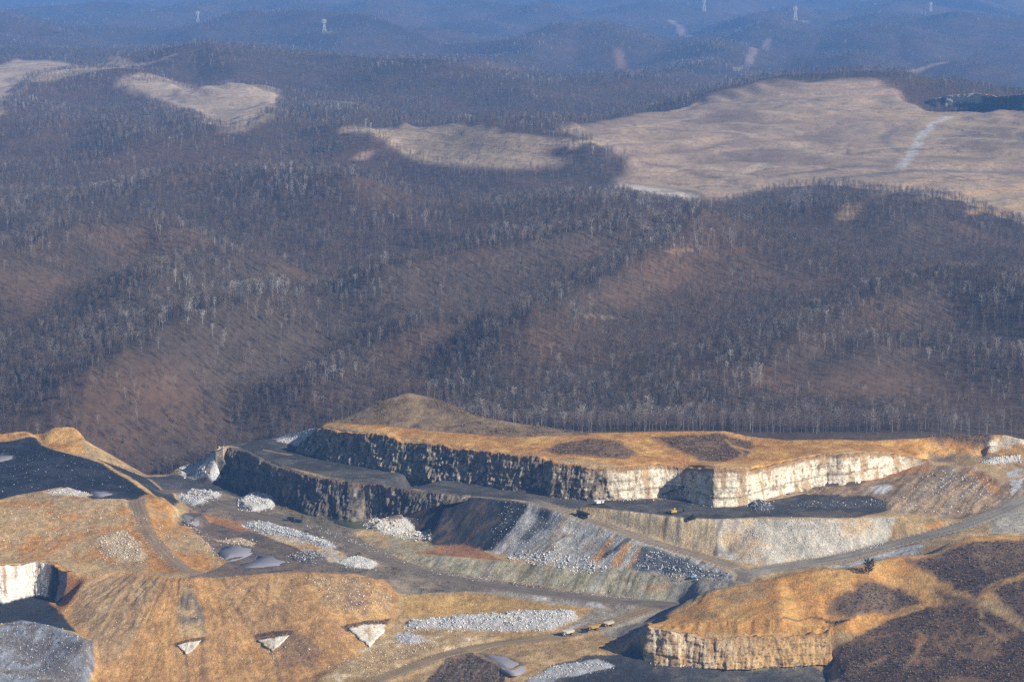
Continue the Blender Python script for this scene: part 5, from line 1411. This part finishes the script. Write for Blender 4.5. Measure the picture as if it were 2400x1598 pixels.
#@@
# ------------------------------------------------------------------ rubble and boulders
PHI = (1 + 5 ** .5) / 2
ICO_V = np.array([(-1,PHI,0),(1,PHI,0),(-1,-PHI,0),(1,-PHI,0),(0,-1,PHI),(0,1,PHI),(0,-1,-PHI),(0,1,-PHI),(PHI,0,-1),(PHI,0,1),(-PHI,0,-1),(-PHI,0,1)]) / 1.902
ICO_F = np.array([(0,11,5),(0,5,1),(0,1,7),(0,7,10),(0,10,11),(1,5,9),(5,11,4),(11,10,2),(10,7,6),(7,1,8),(3,9,4),(3,4,2),(3,2,6),(3,6,8),(3,8,9),(4,9,5),(2,4,11),(6,2,10),(8,6,7),(9,8,1)])
VARS = []
for i in range(8):
    r_ = np.random.default_rng(i)
    v = ICO_V * r_.uniform(.62, 1.2, (12, 1)) * r_.uniform(.65, 1.2, 3)[None]
    VARS.append(v)
WHITE_M, GREY_M, TAN_M, DARK_M = ('st_white', 'st_grey'), ('st_grey', 'st_grey', 'st_white'), ('st_tan', 'st_white', 'st_tan'), ('st_dark', 'st_dark', 'st_grey')
# poly, heap, count, smallest, largest, kinds, where
def inset(q): return q
stones, owner = [], []
for k, (poly, heap, n, s0, s1, mats, where) in enumerate(PILES):
    q = np.array([hit(u, v, H)[:2] for u, v in poly])
    lo, hi = q.min(0), q.max(0)
    x, y = rng.uniform(lo[0], hi[0], n * 6), rng.uniform(lo[1], hi[1], n * 6)
    sd = poly_sd(x, y, q) + 2.5 * fbm(x, y, 8, 2, 171)
    kk = np.nonzero(sd > np.abs(rng.normal(0, 1, len(sd))) * rng.choice([-3.5, 2.5], len(sd)))[0][:n]
    x, y = x[kk], y[kk]
    s = s0 * (s1 / s0) ** (rng.random(len(x)) ** 3.0)
    z = bil(H, x, y) + s * rng.uniform(-.15, .45, len(x))
    mi = rng.integers(0, len(mats), len(x))
    for i in range(len(x)): stones.append((x[i], y[i], z[i], s[i], mats[mi[i]], k))
S = np.array([(a[0], a[1], a[2], a[3]) for a in stones]); SK = np.array([a[5] for a in stones]); SM = np.array([a[4] for a in stones])
show = S[:, 3] / S[:, 1]
SU, SV = row_of(S[:, :3])
ok_ = (SU > 6) & (SU < 2394) & (SV < 1590)
big = np.argsort(np.where(ok_, -show, 0))[:270]
isbig = np.zeros(len(S), bool); isbig[big] = True
BM = {}
for i, v in enumerate(VARS):
    for mn in ('st_white', 'st_grey', 'st_tan', 'st_dark'):
        me = bpy.data.meshes.new("boulder"); me.from_pydata([tuple(p) for p in v], [], [tuple(f) for f in ICO_F]); me.materials.append(M[mn]); BM[i, mn] = me
SHADE = {'st_white': "white", 'st_grey': "grey", 'st_tan': "tan", 'st_dark': "black"}
for j in big:
    k = SK[j]; where = PILES[k][6]
    o = link(bpy.data.objects.new("boulder", BM[int(rng.integers(0, 8)), SM[j]]))
    o.location = S[j, :3]; s = S[j, 3]; o.scale = (s, s * rng.uniform(.7, 1.1), s * rng.uniform(.6, .9)); o.rotation_euler = tuple(rng.uniform(0, 6.28, 3))
    q = [p for p in PILES[k][0]]; mu = sum(p[0] for p in q) / len(q); span = max(p[0] for p in q) - min(p[0] for p in q)
    f = (SU[j] - (mu - span / 2)) / max(span, 1)
    side = "left part of" if f < .36 else ("right part of" if f > .64 else "middle of")
    tag(o, "%s boulder, %s %s" % (SHADE[SM[j]], side, where), "boulder", "boulders in " + where)
for k, pl in enumerate(PILES):
    j = np.nonzero((SK == k) & ~isbig)[0]
    if not len(j): continue
    for mn in sorted(set(SM[j])):
        jj = j[SM[j] == mn]
        n = len(jj)
        a, b, c = rng.uniform(0, 6.28, (3, n))
        vs = np.array(VARS)[rng.integers(0, 8, n)] * S[jj, 3][:, None, None] * np.stack([np.ones(n), rng.uniform(.7, 1.1, n), rng.uniform(.55, .9, n)], 1)[:, None]
        ca, sa, cb, sb = np.cos(a), np.sin(a), np.cos(b), np.sin(b)
        x = vs[..., 0] * ca[:, None] - vs[..., 1] * sa[:, None]; y = vs[..., 0] * sa[:, None] + vs[..., 1] * ca[:, None]; z = vs[..., 2]
        y, z = y * np.cos(c * .15)[:, None] - z * np.sin(c * .15)[:, None], y * np.sin(c * .15)[:, None] + z * np.cos(c * .15)[:, None]
        co = np.stack([x, y, z], -1) + S[jj, None, :3]
        f = (ICO_F[None] + 12 * np.arange(n)[:, None, None]).reshape(-1, 3)
        o = mesh_np("rubble", co.reshape(-1, 3), f, M[mn])
        tag(o, "%s loose rubble of %s" % (SHADE[mn], pl[6]), kind='stuff')

# ------------------------------------------------------------------ mining machines
def seat(o, u, v, rz, lift=0.0):
    p = hit(u, v, H)
    o.location = (p[0], p[1], p[2] + lift); o.rotation_euler = (0, 0, rz)
    gx_ = ground(p[0] + 2, p[1]) - ground(p[0] - 2, p[1]); gy_ = ground(p[0], p[1] + 2) - ground(p[0], p[1] - 2)
    n = Vector((-gx_ / 4, -gy_ / 4, 1)).normalized()
    o.rotation_mode = 'QUATERNION'
    o.rotation_quaternion = n.to_track_quat('Z', 'Y').to_matrix().to_quaternion() @ Vector((0, 0, 1)).rotation_difference(Vector((0, 0, 1)))
    from mathutils import Matrix
    f = Vector((math.cos(rz), math.sin(rz), 0)); f = (f - n * f.dot(n)).normalized(); s = n.cross(f)
    o.rotation_quaternion = Matrix((f, s, n)).transposed().to_quaternion()

def haul_truck(u, v, rz, label, body='yellow', bed='yellow', group=None, s=1.0):
    t = empty("haul_truck", (0, 0, 0)); t.scale = (s, s, s)
    tag(t, label, "truck", group)
    c = MB(); c.box((0, 0, 1.75), (8.6, 1.9, .8)); c.box((3.7, 0, 2.3), (1.5, 3.6, 1.5)); c.box((4.5, 0, 1.5), (.35, 4.2, .7)); c.build("chassis", M['black' if body == 'black' else 'yellow'] if body != 'cream' else M['cream'], t)
    b = MB(); b.prism([(-5.0, 3.3), (-3.6, 2.5), (1.9, 2.2), (2.5, 4.1), (4.9, 4.35), (4.9, 4.6), (2.2, 4.55), (-5.1, 4.3)], -2.3, 2.3); b.build("dump_bed", M[bed], t)
    k = MB(); k.box((3.3, 1.0, 3.35), (1.4, 1.6, 1.3)); k.build("cab", M['white' if body == 'black' else body], t)
    g_ = MB(); g_.box((4.02, 1.0, 3.5), (.06, 1.3, .7)); g_.box((3.3, 1.82, 3.5), (1.0, .06, .7)); g_.build("windscreen", M['glass'], t)
    for x, y, wd in ((3.1, 1.75, .9), (3.1, -1.75, .9), (-2.7, 1.55, 1.5), (-2.7, -1.55, 1.5)):
        wb = MB(); wb.wheel((x, y, 1.15), 1.15, wd); q = wb.build("wheel", M['tyre'], t)
        h = MB(); h.wheel((x, y, 1.15), .5, wd + .1, 8); h.build("rim", M['yellow'], q)
    r = MB()
    for y in (-1.9, 1.9): r.bar((4.6, y, 2.2), (4.6, y, 3.1), .1)
    r.bar((4.6, -1.9, 3.1), (4.6, 1.9, 3.1), .1); r.build("railing", M['black'], t)
    seat(t, u, v, rz); return t

def dozer(u, v, rz, label, body='yellow', group=None, s=1.0):
    t = empty("bulldozer", (0, 0, 0)); t.scale = (s, s, s)
    tag(t, label, "bulldozer", group)
    prof = [(-2.6, .5), (-2.2, .05), (1.9, .05), (2.3, .5), (1.8, .95), (-.6, 1.75), (-1.3, 1.7), (-2.4, .95)]
    for y in (-1.25, 1.25):
        m = MB(); m.prism(prof, y - .35, y + .35); m.build("track", M['black'], t)
    b = MB(); b.box((.9, 0, 1.75), (2.9, 1.5, 1.3)); b.box((-1.3, 0, 1.6), (1.7, 1.9, 1.0)); b.build("engine_body", M[body], t)
    c = MB(); c.box((-.7, 0, 2.85), (1.6, 1.7, 1.5), .9); c.build("cab", M[body], t)
    g_ = MB(); g_.box((.11, 0, 2.95), (.08, 1.4, .8)); g_.box((-.7, .86, 2.95), (1.1, .06, .8)); g_.box((-.7, -.86, 2.95), (1.1, .06, .8)); g_.build("windscreen", M['glass'], t)
    bl = MB(); bl.prism([(2.9, .05), (3.25, .05), (3.0, .9), (3.2, 1.75), (3.0, 1.75), (2.75, .9)], -2.2, 2.2); bl.build("blade", M[body], t)
    a = MB()
    for y in (-1.75, 1.75): a.bar((-.5, y, .6), (2.95, y, .6), .3)
    a.build("push_arm", M[body], t)
    rp = MB(); rp.bar((-2.3, 0, 1.4), (-3.4, 0, 1.3), .4); rp.bar((-3.4, 0, 1.5), (-3.5, 0, .2), .28); rp.build("ripper", M['black'], t)
    e = MB(); e.bar((1.2, .3, 2.4), (1.2, .3, 3.4), .18); e.build("exhaust_pipe", M['black'], t)
    seat(t, u, v, rz); return t

def excavator(u, v, rz, label, body='yellow', group=None, s=1.0, arm='black'):
    t = empty("excavator", (0, 0, 0)); t.scale = (s, s, s)
    tag(t, label, "excavator", group)
    prof = [(-2.8, .55), (-2.4, .05), (2.4, .05), (2.8, .55), (2.4, 1.05), (-2.4, 1.05)]
    for y in (-1.5, 1.5):
        m = MB(); m.prism(prof, y - .4, y + .4); m.build("track", M['black'], t)
    h = MB(); h.box((-.7, 0, 2.0), (4.2, 3.0, 1.4)); h.box((-2.4, 0, 2.1), (1.0, 3.0, 1.7)); h.build("house", M[body], t)
    c = MB(); c.box((.9, 1.0, 2.9), (1.5, 1.1, 1.6)); c.build("cab", M[body], t)
    g_ = MB(); g_.box((1.68, 1.0, 3.0), (.06, .9, 1.2)); g_.box((.9, 1.57, 3.1), (1.1, .06, .9)); g_.build("windscreen", M['glass'], t)
    b = MB(); b.bar((1.2, -.3, 2.2), (3.6, -.3, 5.4), .75, .6); b.bar((3.6, -.3, 5.4), (6.2, -.3, 5.0), .6, .45); b.build("boom", M[arm], t)
    st = MB(); st.bar((6.4, -.3, 5.3), (7.4, -.3, 2.2), .5, .35); st.build("stick", M[arm], t)
    bk = MB(); bk.prism([(7.2, 2.3), (7.8, 2.1), (8.0, 1.1), (7.2, .7), (6.4, 1.0), (6.9, 1.4)], -1.1, .5); bk.build("bucket", M['black'], t)
    seat(t, u, v, rz); return t

def drill_rig(u, v, rz, label):
    t = empty("drill_rig", (0, 0, 0))
    tag(t, label, "drill rig")
    prof = [(-3.0, .5), (-2.6, .05), (2.6, .05), (3.0, .5), (2.6, 1.0), (-2.6, 1.0)]
    for y in (-1.5, 1.5):
        m = MB(); m.prism(prof, y - .4, y + .4); m.build("track", M['black'], t)
    d = MB(); d.box((0, 0, 1.45), (9.0, 3.0, .5)); d.build("deck", M['black'], t)
    h = MB(); h.box((-1.6, 0, 2.7), (4.6, 2.6, 2.0), .94); h.build("engine_house", M['white'], t)
    c = MB(); c.box((3.2, .7, 2.75), (1.9, 1.6, 2.1), .9); c.build("cab", M['white'], t)
    g_ = MB(); g_.box((4.16, .7, 3.0), (.08, 1.3, 1.0)); g_.box((3.2, 1.5, 3.0), (1.4, .08, .9)); g_.build("windscreen", M['glass'], t)
    ms = MB()
    for y in (-.9, -.2):
        for z in (3.9, 4.7): ms.bar((4.6, y, z), (-5.6, y, z - .1), .2)
    for i in range(8):
        x = 4.4 - i * 1.35
        ms.bar((x, -.9, 3.9), (x - 1.2, -.9, 4.7), .12); ms.bar((x, -.2, 3.9), (x - 1.2, -.2, 4.7), .12)
    ms.build("mast", M['white'], t)
    for x, y in ((4.2, 1.3), (4.2, -1.3), (-4.2, 0)):
        j = MB(); j.bar((x, y, .05), (x, y, 1.5), .4); j.box((x, y, .12), (.9, .9, .2)); j.build("jack", M['black'], t)
    seat(t, u, v, rz); return t

def loader(u, v, rz, label, body='yellow', group=None, s=1.0):
    t = empty("wheel_loader", (0, 0, 0)); t.scale = (s, s, s)
    tag(t, label, "loader", group)
    b = MB(); b.box((-2.0, 0, 2.1), (3.4, 2.2, 1.5), .92); b.box((1.4, 0, 1.6), (2.4, 1.6, 1.0)); b.build("engine_body", M[body], t)
    c = MB(); c.box((-.2, 0, 3.2), (1.5, 1.7, 1.7), .92); c.build("cab", M[body], t)
    g_ = MB(); g_.box((.58, 0, 3.35), (.06, 1.4, 1.0)); g_.box((-.2, .86, 3.35), (1.1, .06, .9)); g_.box((-.2, -.86, 3.35), (1.1, .06, .9)); g_.build("windscreen", M['glass'], t)
    for x, y in ((1.9, 1.35), (1.9, -1.35), (-2.0, 1.35), (-2.0, -1.35)):
        wb = MB(); wb.wheel((x, y, 1.05), 1.05, .9); q = wb.build("wheel", M['tyre'], t)
        h = MB(); h.wheel((x, y, 1.05), .45, 1.0, 8); h.build("rim", M['yellow'], q)
    a = MB()
    for y in (-.65, .65): a.bar((1.2, y, 2.3), (4.2, y, 1.2), .35)
    a.build("lift_arm", M[body], t)
    k = MB(); k.prism([(4.0, .15), (5.6, .1), (5.5, .3), (4.5, .8), (4.4, 1.7), (4.0, 1.6)], -1.8, 1.8); k.build("bucket", M['black'], t)
    seat(t, u, v, rz); return t

haul_truck(1364, 1213, R(150), "dark haul truck driving up the ramp road, pale cab end toward the right", 'black', 'black', s=1.25)
drill_rig(1406, 1183, R(20), "white drill rig with its mast laid flat on the black bench")
excavator(1580, 1204, R(25), "yellow excavator with raised black boom at the edge of the black bench", s=1.35)
dozer(1622, 1216, R(200), "dark bulldozer beside the yellow excavator at the bench edge", 'black', s=1.2)
haul_truck(683, 1221, R(-22), "dark truck on the main haul road below the dark rock face", 'black', 'black', s=.85)
haul_truck(700, 1225, R(158), "second dark truck close behind the first on the main haul road", 'black', 'black', s=.7)
G_ = "machines parked beside the grey rock berm"
haul_truck(1332, 1488, R(200), "cream haul truck, leftmost of the parked row, its left end in shade", 'cream', 'cream', G_, 1.05)
dozer(1369, 1482, R(20), "small black bulldozer second from the left in the parked row", 'black', G_, .95)
haul_truck(1392, 1476, R(190), "yellow haul truck in the middle of the parked row, black dozer to its left", 'yellow', 'yellow', G_, .95)
loader(1408, 1468, R(15), "yellow wheel loader behind the middle truck of the parked row", 'yellow', G_, 1.0)
haul_truck(1428, 1467, R(195), "cream and yellow truck, rightmost of the parked row", 'yellow', 'cream', G_, .9)
# small light blue water tank at the foot of the dark rubble
t = empty("water_tank", (0, 0, 0)); tag(t, "small light blue tank at the foot of the dark rubble slope", "tank")
b = MB(); b.wheel((0, 0, 2.0), 1.3, 4.2, 14); b.build("tank_shell", M['blue'], t)
b = MB(); b.box((0, -1.2, .4), (2.2, .4, .9)); b.box((0, 1.2, .4), (2.2, .4, .9)); b.build("cradle", M['black'], t)
seat(t, 1627, 1355, R(80))

# ------------------------------------------------------------------ power line on the far mountains
def pylon(u, v, h, label):
    p = hit_h(u, v)
    t = empty("power_pylon", (p[0], p[1], p[2] - 1), R(8))
    tag(t, label, "pylon", "pylons of the power line on the far mountains")
    wb, wt = h * .13, h * .05
    for a in (-1, 1):
        for c in (-1, 1):
            m = MB(); m.bar((a * wb, c * wb, 0), (a * wt, c * wt, h * .68), 1.4, 1.1); m.bar((a * wt, c * wt, h * .68), (a * wt * .7, c * wt * .7, h), 1.4, 1.2); m.build("leg", M['steel'], t)
    m = MB()
    for i in range(5):
        f0, f1 = i / 5 * .68, (i + 1) / 5 * .68
        r0, r1 = wb + (wt - wb) * f0 / .68, wb + (wt - wb) * f1 / .68
        for a, c, a2, c2 in ((-1, -1, 1, -1), (1, -1, 1, 1), (1, 1, -1, 1), (-1, 1, -1, -1)):
            m.bar((a * r0, c * r0, f0 * h), (a2 * r1, c2 * r1, f1 * h), .5); m.bar((a2 * r0, c2 * r0, f0 * h), (a * r1, c * r1, f1 * h), .5)
    m.build("bracing", M['steel'], t)
    for f, L_ in ((.78, .17), (.87, .20), (.96, .15)):
        m = MB(); m.bar((-L_ * h, 0, f * h), (L_ * h, 0, f * h), 1.5, 1.5); m.bar((-L_ * h, 0, f * h), (0, 0, f * h + h * .06), .7); m.bar((L_ * h, 0, f * h), (0, 0, f * h + h * .06), .7); m.build("crossarm", M['steel'], t)
    return t
pylon(464, 52, 62, "leftmost pale pylon standing in the blue haze of the left mountain")
pylon(760, 78, 60, "pale pylon beside a small bare patch, second from the left")
pylon(1650, 28, 74, "pylon cut by the top of the view, right of the centre")
pylon(1864, 46, 70, "pylon on the bare summit, brightest of the pale pylons")
pylon(2181, 28, 58, "rightmost pale pylon on the wooded ridge at upper right")

# ------------------------------------------------------------------ air
hb = MB(); hb.hexa([(-13000, -60, -1100), (13000, -60, -1100), (13000, 34000, -1100), (-13000, 34000, -1100), (-13000, -60, 594), (13000, -60, 594), (13000, 34000, 594), (-13000, 34000, 594)])
hm = bpy.data.materials.new("haze_air"); hm.use_nodes = True
t = hm.node_tree; t.nodes.clear()
pv = t.nodes.new("ShaderNodeVolumePrincipled"); out = t.nodes.new("ShaderNodeOutputMaterial")
pv.inputs["Density"].default_value = HAZE_DENSITY
pv.inputs["Color"].default_value = (*HAZE_COLOR, 1)
pv.inputs["Anisotropy"].default_value = 0.0
t.links.new(pv.outputs[0], out.inputs["Volume"])
tag(hb.build("haze", hm), "thin blue air between the camera and the mountains", kind='stuff')
